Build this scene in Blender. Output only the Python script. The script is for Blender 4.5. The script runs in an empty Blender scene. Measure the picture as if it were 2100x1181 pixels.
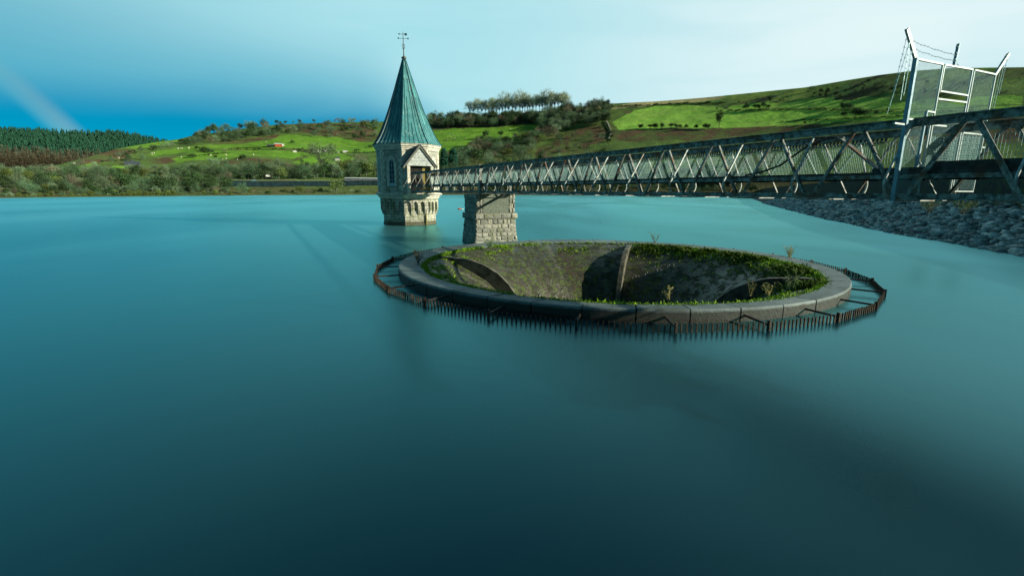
import bpy, math, random
import numpy as np
from mathutils import Matrix, Vector
random.seed(7); RNG = np.random.default_rng(11)
SC = bpy.context.scene; COL = SC.collection
PI = math.pi
# ------------------------------------------------------------------ camera
H = 4.5; F = 970.0
PITCH = math.atan((590.5-391)/F); ROLL = math.radians(0.3)
cam = bpy.data.objects.new('camera', bpy.data.cameras.new('camera')); COL.objects.link(cam)
cam.data.sensor_width = 36.0; cam.data.lens = 36.0*F/2100.0
cam.data.clip_start = 0.1; cam.data.clip_end = 9000
cam.matrix_world = Matrix.Translation((0, 0, H)) @ Matrix.Rotation(PI/2-PITCH, 4, 'X') @ Matrix.Rotation(ROLL, 4, 'Z')
SC.camera = cam
# ------------------------------------------------------------------ light
SUN_AZ, SUN_EL = math.radians(-13), math.radians(20)
sd = Vector((math.cos(SUN_EL)*math.cos(SUN_AZ), math.cos(SUN_EL)*math.sin(SUN_AZ), math.sin(SUN_EL)))
sun = bpy.data.objects.new('sun', bpy.data.lights.new('sun', 'SUN')); COL.objects.link(sun)
sun.data.energy = 5.0; sun.data.angle = math.radians(0.6); sun.data.color = (1.0, 0.93, 0.72)
sun.rotation_euler = sd.to_track_quat('Z', 'Y').to_euler()
SC.view_settings.view_transform = 'Standard'; SC.view_settings.look = 'None'
SC.view_settings.exposure = 0.5; SC.view_settings.gamma = 1.0

class NT:
    """tiny helper round a node tree"""
    def __init__(s, tree): s.t = tree; s.n = tree.nodes; s.l = tree.links
    def node(s, typ, **kw):
        n = s.n.new(typ)
        for k, v in kw.items():
            if k in ('op', 'operation'): n.operation = v
            elif hasattr(n, k) and not k.startswith('i_'): setattr(n, k, v)
        return n
    def put(s, sock, v):
        if v is None: return
        if isinstance(v, (int, float)): sock.default_value = v
        elif isinstance(v, (tuple, list)):
            sock.default_value = tuple(v) + ((1.0,) if len(v) == 3 and len(sock.default_value) == 4 else ())
        else: s.l.new(v, sock)
    def math(s, op, a, b=None, c=None, clamp=False):
        n = s.n.new('ShaderNodeMath'); n.operation = op; n.use_clamp = clamp
        s.put(n.inputs[0], a); s.put(n.inputs[1], b)
        if c is not None: s.put(n.inputs[2], c)
        return n.outputs[0]
    def rng(s, v, a, b, c=0.0, d=1.0, smooth=True):
        n = s.n.new('ShaderNodeMapRange'); n.interpolation_type = 'SMOOTHSTEP' if smooth else 'LINEAR'
        s.put(n.inputs[0], v)
        for k, x in zip((1, 2, 3, 4), (a, b, c, d)): s.put(n.inputs[k], x)
        return n.outputs[0]
    def mix(s, fac, a, b, blend='MIX'):
        n = s.n.new('ShaderNodeMix'); n.data_type = 'RGBA'; n.blend_type = blend
        s.put(n.inputs[0], fac); s.put(n.inputs[6], a); s.put(n.inputs[7], b)
        return n.outputs[2]
    def noise(s, vec, scale, detail=4, rough=.55, dist=0.0):
        n = s.n.new('ShaderNodeTexNoise'); s.put(n.inputs['Vector'], vec)
        n.inputs['Scale'].default_value = scale; n.inputs['Detail'].default_value = detail
        n.inputs['Roughness'].default_value = rough; n.inputs['Distortion'].default_value = dist
        return n.outputs[0]
    def mapping(s, vec, scale=(1, 1, 1), rot=(0, 0, 0), loc=(0, 0, 0)):
        n = s.n.new('ShaderNodeMapping'); s.put(n.inputs[0], vec)
        n.inputs['Scale'].default_value = scale; n.inputs['Rotation'].default_value = rot; n.inputs['Location'].default_value = loc
        return n.outputs[0]

# ------------------------------------------------------------------ sky
world = bpy.data.worlds.new('World'); SC.world = world; world.use_nodes = True
w = NT(world.node_tree); w.n.clear()
tc = w.node('ShaderNodeTexCoord'); sep = w.node('ShaderNodeSeparateXYZ'); w.l.new(tc.outputs['Generated'], sep.inputs[0])
X, Y, Z = sep.outputs
az = w.math('MULTIPLY', w.math('ARCTAN2', X, Y), 180/PI)          # degrees right of straight ahead
el = w.math('MULTIPLY', w.math('ARCSINE', Z), 180/PI)
sky = w.node('ShaderNodeTexSky'); sky.sky_type = 'NISHITA'; sky.sun_disc = False
sky.sun_elevation = SUN_EL; sky.sun_rotation = PI/2 - SUN_AZ
sky.air_density = 1.0; sky.dust_density = 0.6; sky.ozone_density = 3.0
wind = w.mapping(tc.outputs['Generated'], (1.6, 1.6, 9.0), (0, math.radians(-7), 0))
n1 = w.math('SUBTRACT', w.noise(wind, 1.1, 3, .5, .4), 0.5)
n2 = w.math('SUBTRACT', w.noise(w.mapping(tc.outputs['Generated'], (1.0, 1.0, 3.0), (0, math.radians(-12), 0), (3, 1, 2)), 1.3, 2), 0.5)
# cloud sheet: covers the right, and the left above a gap near the skyline
edge = w.math('ADD', w.rng(az, -18, 8, 10.3, -8.0), w.math('MULTIPLY', n1, 4.0))
edge = w.math('ADD', edge, w.rng(az, -50, -30, -1.0, 0.0, False))
e2 = w.math('SUBTRACT', el, edge)
cov = w.rng(e2, -4.0, 5.2)
bright = w.rng(w.math('ADD', az, w.math('ADD', w.math('MULTIPLY', el, .9), w.math('MULTIPLY', n1, 22))), -44, 4)
hi = w.rng(w.math('ADD', az, w.math('MULTIPLY', n1, 22)), -10, 34)
gap = w.mix(w.rng(w.math('ADD', el, w.math('MULTIPLY', n1, 5)), 0, 12), (0.0, 0.350, 0.590), (0.0, 0.245, 0.45))
gap = w.mix(0.12, gap, w.mix(1.0, sky.outputs[0], (0.0, 0.075, 0.11), 'MULTIPLY'))
cl = w.mix(bright, (0.165, 0.49, 0.62), (0.43, 0.77, 0.84))
cl = w.mix(hi, cl, (0.76, 0.92, 0.94))
cl = w.mix(w.rng(n1, -.12, .20, 0, .35), cl, (0.27, 0.66, 0.76))
skyc = w.mix(w.rng(e2, -4.5, 1.0), gap, w.mix(.35, (0.055, 0.40, 0.57), cl))
skyc = w.mix(w.rng(e2, -1.0, 6.5), skyc, cl)
# rainbow: 42 degrees from the antisolar point
anti = w.node('ShaderNodeVectorMath'); anti.operation = 'DOT_PRODUCT'
w.l.new(tc.outputs['Generated'], anti.inputs[0]); anti.inputs[1].default_value = tuple(-sd)
ang = w.math('MULTIPLY', w.math('ARCCOSINE', anti.outputs['Value']), 180/PI)
band = w.math('MULTIPLY', w.rng(ang, 41.1, 42.1), w.rng(ang, 43.7, 42.4))
band = w.math('MULTIPLY', band, w.rng(el, 12, 4, 0.0, .38))
hue = w.mix(w.rng(ang, 40.8, 44.2), (0.14, 0.58, 0.66), (0.56, 0.54, 0.42))
skyc = w.mix(band, skyc, hue)
# below the horizon; unseen sky overhead and behind is darkened to cut fill light
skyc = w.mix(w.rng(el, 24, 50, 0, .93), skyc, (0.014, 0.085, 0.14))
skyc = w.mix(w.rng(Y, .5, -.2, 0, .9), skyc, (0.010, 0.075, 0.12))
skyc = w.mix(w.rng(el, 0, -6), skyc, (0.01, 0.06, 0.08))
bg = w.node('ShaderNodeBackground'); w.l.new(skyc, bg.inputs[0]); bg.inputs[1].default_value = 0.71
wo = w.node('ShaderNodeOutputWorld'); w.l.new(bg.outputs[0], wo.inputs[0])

# ------------------------------------------------------------------ materials
def mat(name, build, rough=.7, metal=0.0, spec=.3):
    m = bpy.data.materials.new(name); m.use_nodes = True; t = NT(m.node_tree)
    b = m.node_tree.nodes['Principled BSDF']
    b.inputs['Roughness'].default_value = rough; b.inputs['Metallic'].default_value = metal
    b.inputs['Specular IOR Level'].default_value = spec
    build(t, b); return m
def bump(t, b, h, strength, dist=.02):
    n = t.node('ShaderNodeBump'); n.inputs['Strength'].default_value = strength; n.inputs['Distance'].default_value = dist
    t.put(n.inputs['Height'], h); t.l.new(n.outputs[0], b.inputs['Normal']); return n
def OC(t): return t.node('ShaderNodeTexCoord').outputs['Object']
def simple(name, c1, c2, scale=3.0, rough=.7, metal=0.0, bmp=.3, bscale=None, spec=.3, lo=.38, hi=.62):
    def f(t, b):
        o = OC(t); n = t.noise(o, scale, 6, .6)
        t.l.new(t.mix(t.rng(n, lo, hi), c1, c2), b.inputs['Base Color'])
        if bmp: bump(t, b, t.noise(o, bscale or scale*4, 5), bmp)
    return mat(name, f, rough, metal, spec)

def water_mat():
    m = bpy.data.materials.new('lake_water'); m.use_nodes = True; t = NT(m.node_tree); t.n.clear()
    g = t.node('ShaderNodeNewGeometry').outputs['Position']
    big = t.noise(t.mapping(g, (.030, .012, 1), (0, 0, math.radians(38))), 1.0, 3, .5, .6)
    med = t.noise(t.mapping(g, (.16, .05, 1), (0, 0, math.radians(55))), 1.0, 3, .55)
    bn = t.node('ShaderNodeBump'); bn.inputs['Strength'].default_value = .35; bn.inputs['Distance'].default_value = .12
    t.l.new(t.math('ADD', t.math('MULTIPLY', big, .6), t.math('ADD', t.math('MULTIPLY', med, .25), t.math('MULTIPLY', t.noise(g, 2.2, 4, .6), .03))), bn.inputs['Height'])
    d = t.node('ShaderNodeBsdfDiffuse'); t.l.new(t.mix(t.rng(big, .34, .66), (0.0003, 0.008, 0.019), (0.0006, 0.016, 0.030)), d.inputs['Color'])
    gl = t.node('ShaderNodeBsdfGlossy'); gl.inputs['Color'].default_value = (.37, .95, 1.0, 1); t.l.new(t.rng(big, .3, .7, .25, .33), gl.inputs['Roughness']); t.l.new(bn.outputs[0], gl.inputs['Normal'])
    fr = t.node('ShaderNodeFresnel'); fr.inputs['IOR'].default_value = 1.36
    mx = t.node('ShaderNodeMixShader'); t.l.new(t.math('POWER', fr.outputs[0], .86), mx.inputs[0]); t.l.new(d.outputs[0], mx.inputs[1]); t.l.new(gl.outputs[0], mx.inputs[2])
    t.l.new(mx.outputs[0], t.node('ShaderNodeOutputMaterial').inputs[0]); return m
def brick_mat(name, stone1, stone2, mortar, bw, bh, rough=.85, moss=0.0, bmp=.8, msize=.012, uv=False, streak=0.0, mosscol=(.06, .12, .012), stain=False):
    def f(t, b):
        if uv: v = t.node('ShaderNodeTexCoord').outputs['UV']
        else: v = t.node('ShaderNodeTexCoord').outputs['UV']
        br = t.node('ShaderNodeTexBrick'); t.l.new(v, br.inputs['Vector'])
        br.inputs['Scale'].default_value = 1.0; br.inputs['Brick Width'].default_value = bw; br.inputs['Row Height'].default_value = bh
        br.inputs['Mortar Size'].default_value = msize; br.inputs['Mortar Smooth'].default_value = .3
        t.put(br.inputs['Color1'], stone1); t.put(br.inputs['Color2'], stone2); t.put(br.inputs['Mortar'], mortar)
        o = OC(t)
        nz = t.noise(o, 1.6, 6, .65); fine = t.noise(o, 14, 5, .6)
        c = t.mix(t.rng(fine, .35, .7, 0, .55), br.outputs[0], (stone2[0]*.35, stone2[1]*.35, stone2[2]*.35))
        if streak:
            s = t.noise(t.mapping(v, (1.1, .10, 1)), 1.5, 5, .6)
            c = t.mix(t.rng(s, .50, .68, 0, streak), c, (.025, .03, .022))
        if moss:
            c = t.mix(t.math('MULTIPLY', t.rng(nz, .46, .60), moss), c, mosscol)
        if stain:
            g = t.node('ShaderNodeNewGeometry'); sp = t.node('ShaderNodeSeparateXYZ'); t.l.new(g.outputs['Position'], sp.inputs[0])
            c = t.mix(t.math('MULTIPLY', t.rng(t.math('ADD', sp.outputs[2], t.math('MULTIPLY', nz, .7)), 1.15, .65), .85), c, (.050, .045, .022))
        t.l.new(c, b.inputs['Base Color'])
        hh = t.math('SUBTRACT', t.math('MULTIPLY', fine, .6), t.math('MULTIPLY', br.outputs['Fac'], 1.0))
        bump(t, b, hh, bmp, .04)
    return mat(name, f, rough)
def metal_mat(name, paint, dark, rust, rustamt=.5, rough=.55, metal=.3, scale=5):
    def f(t, b):
        o = OC(t); n = t.noise(o, scale, 7, .7); m2 = t.noise(o, scale*.35, 4, .6)
        c = t.mix(t.rng(n, .40, .62), paint, dark)
        c = t.mix(t.math('MULTIPLY', t.rng(m2, .50, .64), rustamt), c, rust)
        t.l.new(c, b.inputs['Base Color'])
        t.l.new(t.rng(n, .3, .7, rough-.12, rough+.2), b.inputs['Roughness'])
        bump(t, b, n, .25, .01)
    return mat(name, f, rough, metal, .5)
M = {}
M['water'] = water_mat()
M['steel'] = metal_mat('weathered_grey_steel', (.25, .29, .27), (.055, .062, .058), (.13, .06, .022), .9, .5, .25)
M['steel_light'] = metal_mat('pale_bare_steel', (.44, .49, .46), (.20, .23, .22), (.14, .07, .03), .6, .45, .35)
M['steel_dark'] = metal_mat('dark_rusted_steel', (.035, .040, .040), (.018, .016, .015), (.06, .022, .010), .8, .6, .2)
M['wire'] = metal_mat('galvanised_wire', (.36, .60, .60), (.26, .44, .45), (.2, .2, .18), .1, .45, .4)
M['galv'] = metal_mat('galvanised_frame', (.44, .54, .54), (.32, .40, .41), (.30, .32, .30), .25, .45, .35)
M['mesh'] = metal_mat('gate_mesh', (.16, .32, .32), (.11, .24, .25), (.25, .28, .26), .1, .5, .4)
M['rust'] = metal_mat('rusty_iron', (.060, .042, .024), (.018, .014, .011), (.085, .042, .018), .6, .75, .15, 9)
M['granite'] = None
def rim_f(t, b):
    o = OC(t); n = t.noise(o, .9, 6, .6); f2 = t.noise(o, 22, 5, .65); n3 = t.noise(o, 3.2, 5, .65)
    g = t.node('ShaderNodeNewGeometry'); sp = t.node('ShaderNodeSeparateXYZ'); t.l.new(g.outputs['Position'], sp.inputs[0])
    c = t.mix(g.outputs['Random Per Island'], (.185, .245, .255), (.100, .145, .155))
    c = t.mix(t.rng(n, .42, .64, 0, .6), c, (.06, .085, .085))
    c = t.mix(t.rng(n3, .56, .68, 0, .55), c, (.045, .065, .025))
    c = t.mix(t.rng(f2, .50, .72, 0, .45), c, (.035, .045, .045))
    c = t.mix(t.rng(f2, .36, .28, 0, .6), c, (.26, .31, .30))
    c = t.mix(t.rng(t.noise(o, 1.7, 5, .7), .56, .62, 0, .55), c, (.045, .055, .03))
    face = t.rng(t.math('ADD', sp.outputs[2], t.math('MULTIPLY', n3, .10)), .46, .41)
    st = t.mix(t.rng(f2, .42, .60), (.034, .033, .022), (.009, .010, .006))
    c = t.mix(t.math('MULTIPLY', face, .92), c, st)
    wet = t.rng(t.math('ADD', sp.outputs[2], t.math('MULTIPLY', n3, .15)), .26, .14)
    c = t.mix(wet, c, (.020, .011, .005))
    t.l.new(c, b.inputs['Base Color']); bump(t, b, t.math('ADD', f2, n3), .7, .04)
M['granite'] = mat('rim_granite', rim_f, .55, 0, .45)
def funnel_f(t, b):
    v = t.node('ShaderNodeTexCoord').outputs['UV']; o = OC(t)
    wob = t.noise(o, 2.2, 4); cv = t.node('ShaderNodeVectorMath'); cv.operation = 'ADD'; t.l.new(v, cv.inputs[0])
    cb = t.node('ShaderNodeCombineXYZ'); t.l.new(t.math('MULTIPLY', wob, .35), cb.inputs[0]); t.l.new(t.math('MULTIPLY', wob, .12), cb.inputs[1]); t.l.new(cb.outputs[0], cv.inputs[1])
    br = t.node('ShaderNodeTexBrick'); t.l.new(cv.outputs[0], br.inputs['Vector']); br.inputs['Scale'].default_value = 1.0
    br.inputs['Brick Width'].default_value = .38; br.inputs['Row Height'].default_value = .15; br.inputs['Mortar Size'].default_value = .016; br.inputs['Mortar Smooth'].default_value = .6
    t.put(br.inputs['Color1'], (.085, .082, .058)); t.put(br.inputs['Color2'], (.042, .045, .034)); t.put(br.inputs['Mortar'], (.022, .026, .016))
    flow = t.noise(t.mapping(v, (.55, .05, 1)), 1.3, 4, .6); fine = t.noise(t.mapping(v, (3.0, 7.0, 1)), 1.0, 5, .7); blot = t.noise(t.mapping(v, (1.0, 1.5, 1)), 1.0, 6, .7)
    c = br.outputs[0]
    c = t.mix(t.rng(flow, .55, .62, 0, .6), c, (.21, .21, .17))            # lime washed streaks
    c = t.mix(t.rng(flow, .46, .40, 0, .65), c, (.075, .045, .028))          # rusty damp streaks
    c = t.mix(t.math('MULTIPLY', t.rng(blot, .49, .55), .88), c, (.018, .026, .006))
    c = t.mix(t.math('MULTIPLY', t.rng(t.noise(o, 2.6, 6, .7), .50, .57), .8), c, (.075, .125, .010))
    c = t.mix(t.rng(fine, .48, .58, 0, .6), c, (.014, .017, .012))
    t.l.new(c, b.inputs['Base Color']); t.l.new(t.rng(blot, .46, .56, .28, .8), b.inputs['Roughness'])
    bump(t, b, t.math('ADD', t.math('MULTIPLY', fine, 1.0), t.math('MULTIPLY', br.outputs['Fac'], -.8)), .9, .05)
M['funnel'] = mat('wet_funnel_masonry', funnel_f, .5, 0, .5)
M['fin'] = simple('fin_stone', (.15, .14, .11), (.05, .055, .04), 2.5, .6, 0, .4)
M['tower_stone'] = brick_mat('tower_rock_stone', (.66, .66, .58), (.40, .41, .36), (.30, .28, .22), .62, .30, .85, .25, 1.0, .02, False, .55)
M['tower_trim'] = simple('dressed_stone', (.70, .67, .56), (.46, .45, .38), 2.0, .8, 0, .5)
M['tower_base'] = brick_mat('tower_base_stone', (.74, .71, .60), (.50, .49, .42), (.20, .19, .15), .75, .36, .85, .6, 1.0, .02, False, .75, (.10, .15, .015), True)
M['mossy'] = simple('moss_on_ledge', (.18, .30, .01), (.30, .29, .16), 1.4, .9, 0, .6)
M['pier_stone'] = None
def pier_f(t, b):
    o = OC(t); n = t.noise(o, 1.7, 6, .65); f2 = t.noise(o, 9, 6, .65); r = t.node('ShaderNodeNewGeometry').outputs['Random Per Island']
    c = t.mix(r, (.52, .52, .44), (.26, .28, .24))
    c = t.mix(t.rng(f2, .42, .66, 0, .75), c, (.07, .085, .08))
    c = t.mix(t.rng(n, .50, .66, 0, .55), c, (.16, .17, .05))
    t.l.new(c, b.inputs['Base Color']); bump(t, b, t.math('ADD', f2, t.noise(o, 30, 4)), .9, .05)
M['pier_stone'] = mat('pier_rock_stone', pier_f, .85, 0, .3)
M['render'] = simple('pitted_concrete', (.17, .20, .16), (.105, .13, .11), 6, .9, 0, .6, 30)
def copper_f(t, b):
    o = OC(t); n = t.noise(t.mapping(o, (1, 1, .25)), 1.6, 6, .6); f2 = t.noise(o, 9, 4)
    c = t.mix(t.rng(n, .36, .64), (.035, .175, .195), (.075, .29, .31))
    c = t.mix(t.rng(f2, .55, .75, 0, .35), c, (.04, .17, .17))
    c = t.mix(t.rng(t.noise(t.mapping(o, (2.4, 2.4, .10)), 1.6, 5, .7), .52, .64, 0, .75), c, (.22, .42, .40))
    c = t.mix(t.rng(t.noise(t.mapping(o, (3.4, 3.4, .12), loc=(4, 2, 1)), 1.6, 5, .7), .56, .66, 0, .7), c, (.02, .09, .10))
    t.l.new(c, b.inputs['Base Color'])
M['copper'] = mat('green_copper', copper_f, .5, 0.0, .5)
M['seam'] = simple('dark_copper_seam', (.03, .15, .17), (.015, .08, .10), 4, .35, 0, 0, spec=.6)
M['wood_pale'] = simple('pale_boards', (.56, .60, .58), (.36, .40, .39), 3, .8, 0, .3)
M['wood_grey'] = simple('grey_timber', (.20, .21, .16), (.12, .13, .10), 3, .8, 0, .3)
M['dark_in'] = simple('dark_interior', (.02, .02, .018), (.012, .012, .012), 2, .9, 0, 0)
M['ochre'] = simple('ochre_plaster', (.30, .24, .07), (.2, .16, .05), 2, .9, 0, .2)
M['glass'] = simple('window_glass', (.02, .035, .035), (.012, .02, .02), 2, .12, 0, 0, spec=.6)
M['frame_blue'] = simple('pale_blue_paint', (.40, .58, .66), (.30, .46, .54), 4, .6, 0, .1)
M['deck'] = simple('deck_steel', (.05, .06, .06), (.025, .03, .03), 5, .7, .2, .2)
M['bronze'] = simple('vane_metal', (.05, .13, .14), (.03, .08, .09), 5, .5, .4, 0)

def leaf_mat(name, c1, c2, rough=.8, var=.35, trans=.15):
    def f(t, b):
        oi = t.node('ShaderNodeObjectInfo'); g = t.node('ShaderNodeNewGeometry')
        n = t.noise(OC(t), 5.0, 3)
        c = t.mix(t.math('ADD', t.math('MULTIPLY', g.outputs['Random Per Island'], .6), t.math('MULTIPLY', n, .4)), c1, c2)
        hsv = t.node('ShaderNodeHueSaturation'); t.l.new(c, hsv.inputs['Color'])
        t.l.new(t.rng(oi.outputs['Random'], 0, 1, 1-var, 1+var, False), hsv.inputs['Value'])
        t.l.new(t.rng(oi.outputs['Random'], 0, 1, .49, .515, False), hsv.inputs['Hue'])
        t.l.new(hsv.outputs[0], b.inputs['Base Color'])
    m = mat(name, f, rough, 0, .15)
    if trans:
        m.node_tree.nodes['Principled BSDF'].inputs['Transmission Weight'].default_value = 0
    return m
M['twig'] = leaf_mat('bare_twigs', (.045, .092, .048), (.125, .21, .11))
M['twig_pale'] = leaf_mat('pale_bare_twigs', (.10, .17, .095), (.23, .32, .19))
M['twig_brown'] = leaf_mat('brown_twigs', (.11, .105, .07), (.21, .195, .13))
M['twig_bright'] = leaf_mat('sunlit_bare_twigs', (.26, .34, .22), (.52, .58, .41))  # sunlight on the skyline row is put into this twig colour
M['leaf_dark'] = leaf_mat('dark_leaves', (.022, .055, .022), (.065, .115, .040))
M['leaf_mid'] = leaf_mat('mid_leaves', (.06, .10, .022), (.15, .19, .055))
M['conifer'] = leaf_mat('conifer_needles', (.014, .070, .048), (.038, .145, .085), .8, .3)
M['larch'] = leaf_mat('larch_twigs', (.17, .14, .085), (.31, .26, .16), .8, .3)
M['bark'] = simple('bark', (.11, .125, .09), (.055, .06, .045), 8, .9, 0, .5)
M['red_leaf'] = leaf_mat('russet_leaves', (.14, .05, .02), (.22, .09, .03))
M['grassblade'] = leaf_mat('fresh_grass', (.10, .27, .01), (.28, .50, .025), .6, .2)
M['moss'] = leaf_mat('moss_cushions', (.09, .20, .008), (.30, .46, .02), .8, .2)
M['fern'] = leaf_mat('fern_leaves', (.035, .085, .010), (.13, .24, .02), .6, .3)
def terrain_f(t, b):
    a = t.node('ShaderNodeAttribute'); a.attribute_name = 'cover'
    g = t.node('ShaderNodeNewGeometry').outputs['Position']
    n = t.noise(g, .10, 6, .65); n2 = t.noise(g, .35, 6, .75); n3 = t.noise(g, .02, 4)
    c = t.mix(t.rng(n, .38, .66, 0, .34), a.outputs['Color'], (.045, .075, .022))
    c = t.mix(t.rng(n2, .40, .70, 0, .35), c, (.12, .13, .05))
    c = t.mix(.35, c, t.mix(t.rng(n3, .35, .65), c, a.outputs['Color']))
    t.l.new(c, b.inputs['Base Color']); bump(t, b, t.math('ADD', n, t.math('MULTIPLY', n2, .5)), .7, 2.2)
M['terrain'] = mat('hill_cover', terrain_f, .95, 0, .1)
def bank_f(t, b):
    g = t.node('ShaderNodeNewGeometry').outputs['Position']; sp = t.node('ShaderNodeSeparateXYZ'); t.l.new(g, sp.inputs[0])
    n = t.noise(g, 1.1, 6, .7); n2 = t.noise(g, .25, 4)
    c = t.mix(t.rng(n, .4, .6), (.045, .06, .018), (.10, .085, .035))
    st = t.mix(t.rng(n, .4, .6), (.05, .06, .06), (.14, .17, .17))
    c = t.mix(t.rng(t.math('ADD', sp.outputs[2], t.math('MULTIPLY', n2, 3)), 3.2, 4.4), st, c)
    t.l.new(c, b.inputs['Base Color']); bump(t, b, n, .9, .2)
M['bank'] = mat('bank_cover', bank_f, .9, 0, .2)
def rock_f(t, b):
    r = t.node('ShaderNodeNewGeometry').outputs['Random Per Island']; n = t.noise(OC(t), 4, 5)
    c = t.mix(r, (.09, .115, .12), (.42, .50, .50)); c = t.mix(t.rng(n, .45, .65, 0, .5), c, (.07, .08, .05))
    t.l.new(c, b.inputs['Base Color']); bump(t, b, n, .6, .05)
M['rock'] = mat('riprap_rock', rock_f, .75, 0, .35)
M['wallstone'] = brick_mat('dark_coursed_wall', (.030, .040, .044), (.018, .025, .028), (.008, .012, .013), .8, .28, .9, .3, .8)
M['roadwall'] = simple('dark_wall_stone', (.014, .030, .036), (.008, .018, .022), .3, 1, 0, .3, spec=0)  # dark bluish stone colour of the road wall
M['white'] = simple('white_paint', (.75, .77, .75), (.6, .62, .6), 1, .6, 0, 0)
M['red'] = simple('red_cladding', (.55, .10, .03), (.42, .08, .03), 1, .7, 0, 0)
M['slate'] = simple('slate_roof', (.07, .09, .11), (.04, .055, .07), 1, .6, 0, 0)
M['paleroof'] = simple('pale_metal_roof', (.55, .62, .64), (.42, .5, .52), .2, .5, 0, 0)
M['sheep'] = simple('fleece', (.62, .60, .50), (.5, .48, .40), 5, .95, 0, 0)
M['track'] = simple('pale_track', (.42, .40, .28), (.3, .3, .2), .1, .95, 0, 0)
M['orange'] = simple('orange_plastic', (.75, .16, .06), (.65, .12, .05), 1, .5, 0, 0)
M['dryreed'] = leaf_mat('dry_reeds', (.22, .20, .08), (.34, .30, .14))

# ------------------------------------------------------------------ mesh helpers
class MB:
    def __init__(s): s.v = []; s.f = []; s.uv = []
    def add(s, vs, fs, uvs=None):
        o = len(s.v); s.v += [tuple(map(float, p)) for p in vs]; s.f += [tuple(i+o for i in f) for f in fs]
        if uvs is not None: s.uv += uvs
    def hexa(s, p): s.add(p, [(0, 3, 2, 1), (4, 5, 6, 7), (0, 1, 5, 4), (1, 2, 6, 5), (2, 3, 7, 6), (3, 0, 4, 7)])
    def box(s, c, size, ax=None):
        c = np.array(c, float); ax = np.eye(3) if ax is None else ax; h = np.array(size)/2
        P = [c + ax[0]*h[0]*i + ax[1]*h[1]*j + ax[2]*h[2]*k for k in (-1, 1) for i, j in ((-1, -1), (1, -1), (1, 1), (-1, 1))]
        s.hexa(P)
    def bar(s, a, b, w, t, up=(0, 0, 1)):
        a = np.array(a, float); b = np.array(b, float); d = b-a; L = np.linalg.norm(d); d /= L
        u = np.array(up, float); sx = np.cross(u, d)
        if np.linalg.norm(sx) < 1e-6: sx = np.cross((1., .1, 0), d)
        sx /= np.linalg.norm(sx); up2 = np.cross(d, sx)
        s.box((a+b)/2, (w, t, L), np.array([sx, up2, d]))
    def tube(s, pts, rad, n=6, cap=True):
        pts = [np.array(p, float) for p in pts]
        rad = [rad]*len(pts) if isinstance(rad, (int, float)) else rad
        o = len(s.v); ref = np.array((.13, .27, .95))
        for i, p in enumerate(pts):
            d = pts[min(i+1, len(pts)-1)]-pts[max(i-1, 0)]; d = d/ (np.linalg.norm(d)+1e-9)
            a = np.cross(d, ref); a /= np.linalg.norm(a)+1e-9; b_ = np.cross(d, a)
            for k in range(n):
                t = 2*PI*k/n; s.v.append(tuple(p + rad[i]*(a*math.cos(t)+b_*math.sin(t))))
        for i in range(len(pts)-1):
            for k in range(n):
                k2 = (k+1) % n; s.f.append((o+i*n+k, o+i*n+k2, o+(i+1)*n+k2, o+(i+1)*n+k))
        if cap:
            s.f.append(tuple(o+k for k in range(n))[::-1]); s.f.append(tuple(o+(len(pts)-1)*n+k for k in range(n)))
    def prism(s, poly, fn, a, b):
        """poly: 2D outline; fn(u, v, w) -> world; extruded from w=a to w=b"""
        n = len(poly); V = [fn(u, v, a) for u, v in poly]+[fn(u, v, b) for u, v in poly]
        s.add(V, [tuple(range(n))[::-1], tuple(range(n, 2*n))]+[(i, (i+1) % n, n+(i+1) % n, n+i) for i in range(n)])
    def build(s, name, m, parent=None, loc=None, smooth=False, label=None):
        me = bpy.data.meshes.new(name)
        off = np.array(loc if loc is not None else (0, 0, 0), float)
        V = np.array(s.v, float) - off
        me.from_pydata(V.tolist(), [], s.f); me.materials.append(M[m] if isinstance(m, str) else m)
        if s.uv:
            l = me.uv_layers.new(name='UVMap')
            l.data.foreach_set('uv', np.array([c for poly in s.uv for c in poly], float).ravel())
        if smooth: me.polygons.foreach_set('use_smooth', [True]*len(me.polygons))
        me.update()
        if not s.uv and m in ('tower_stone', 'tower_base', 'wallstone'): auto_uv(me)
        return link(name, me, parent, off, label)
def auto_uv(me):
    l = me.uv_layers.new(name='UVMap')
    for p in me.polygons:
        n = p.normal; t = Vector((-n.y, n.x, 0))
        if t.length < .2: t = Vector((1, 0, 0)); q = Vector((0, 1, 0))
        else: t.normalize(); q = Vector((0, 0, 1))
        for li in p.loop_indices:
            c = me.vertices[me.loops[li].vertex_index].co; l.data[li].uv = (c.dot(t), c.dot(q))
def fixnormals(o):
    import bmesh
    bm = bmesh.new(); bm.from_mesh(o.data); bmesh.ops.recalc_face_normals(bm, faces=bm.faces); bm.to_mesh(o.data); bm.free()
def link(name, me, parent=None, off=(0, 0, 0), label=None):
    o = bpy.data.objects.new(name, me); COL.objects.link(o)
    if parent is not None:
        o.parent = parent; wl = world_loc(parent); o.location = tuple(np.array(off)-wl)
    else: o.location = tuple(off)
    if label: o['label'] = label
    return o
def world_loc(o):
    l = np.array(o.location, float)
    while o.parent: o = o.parent; l = l+np.array(o.location, float)
    return l
def tag(o, label=None, cat=None, group=None, kind=None):
    if label: o['label'] = label
    if cat: o['category'] = cat
    if group: o['group'] = group
    if kind: o['kind'] = kind
    return o
def thing(name, loc, label, cat, group=None, rz=0):
    o = bpy.data.objects.new(name, None); COL.objects.link(o); o.location = tuple(loc); o.rotation_euler[2] = rz; o.empty_display_size = .2
    return tag(o, label, cat, group)
def copy_tree(o, parent=None):
    c = o.copy(); COL.objects.link(c)
    if parent is not None: c.parent = parent
    for ch in [k for k in o.children]: copy_tree(ch, c)
    return c
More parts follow.
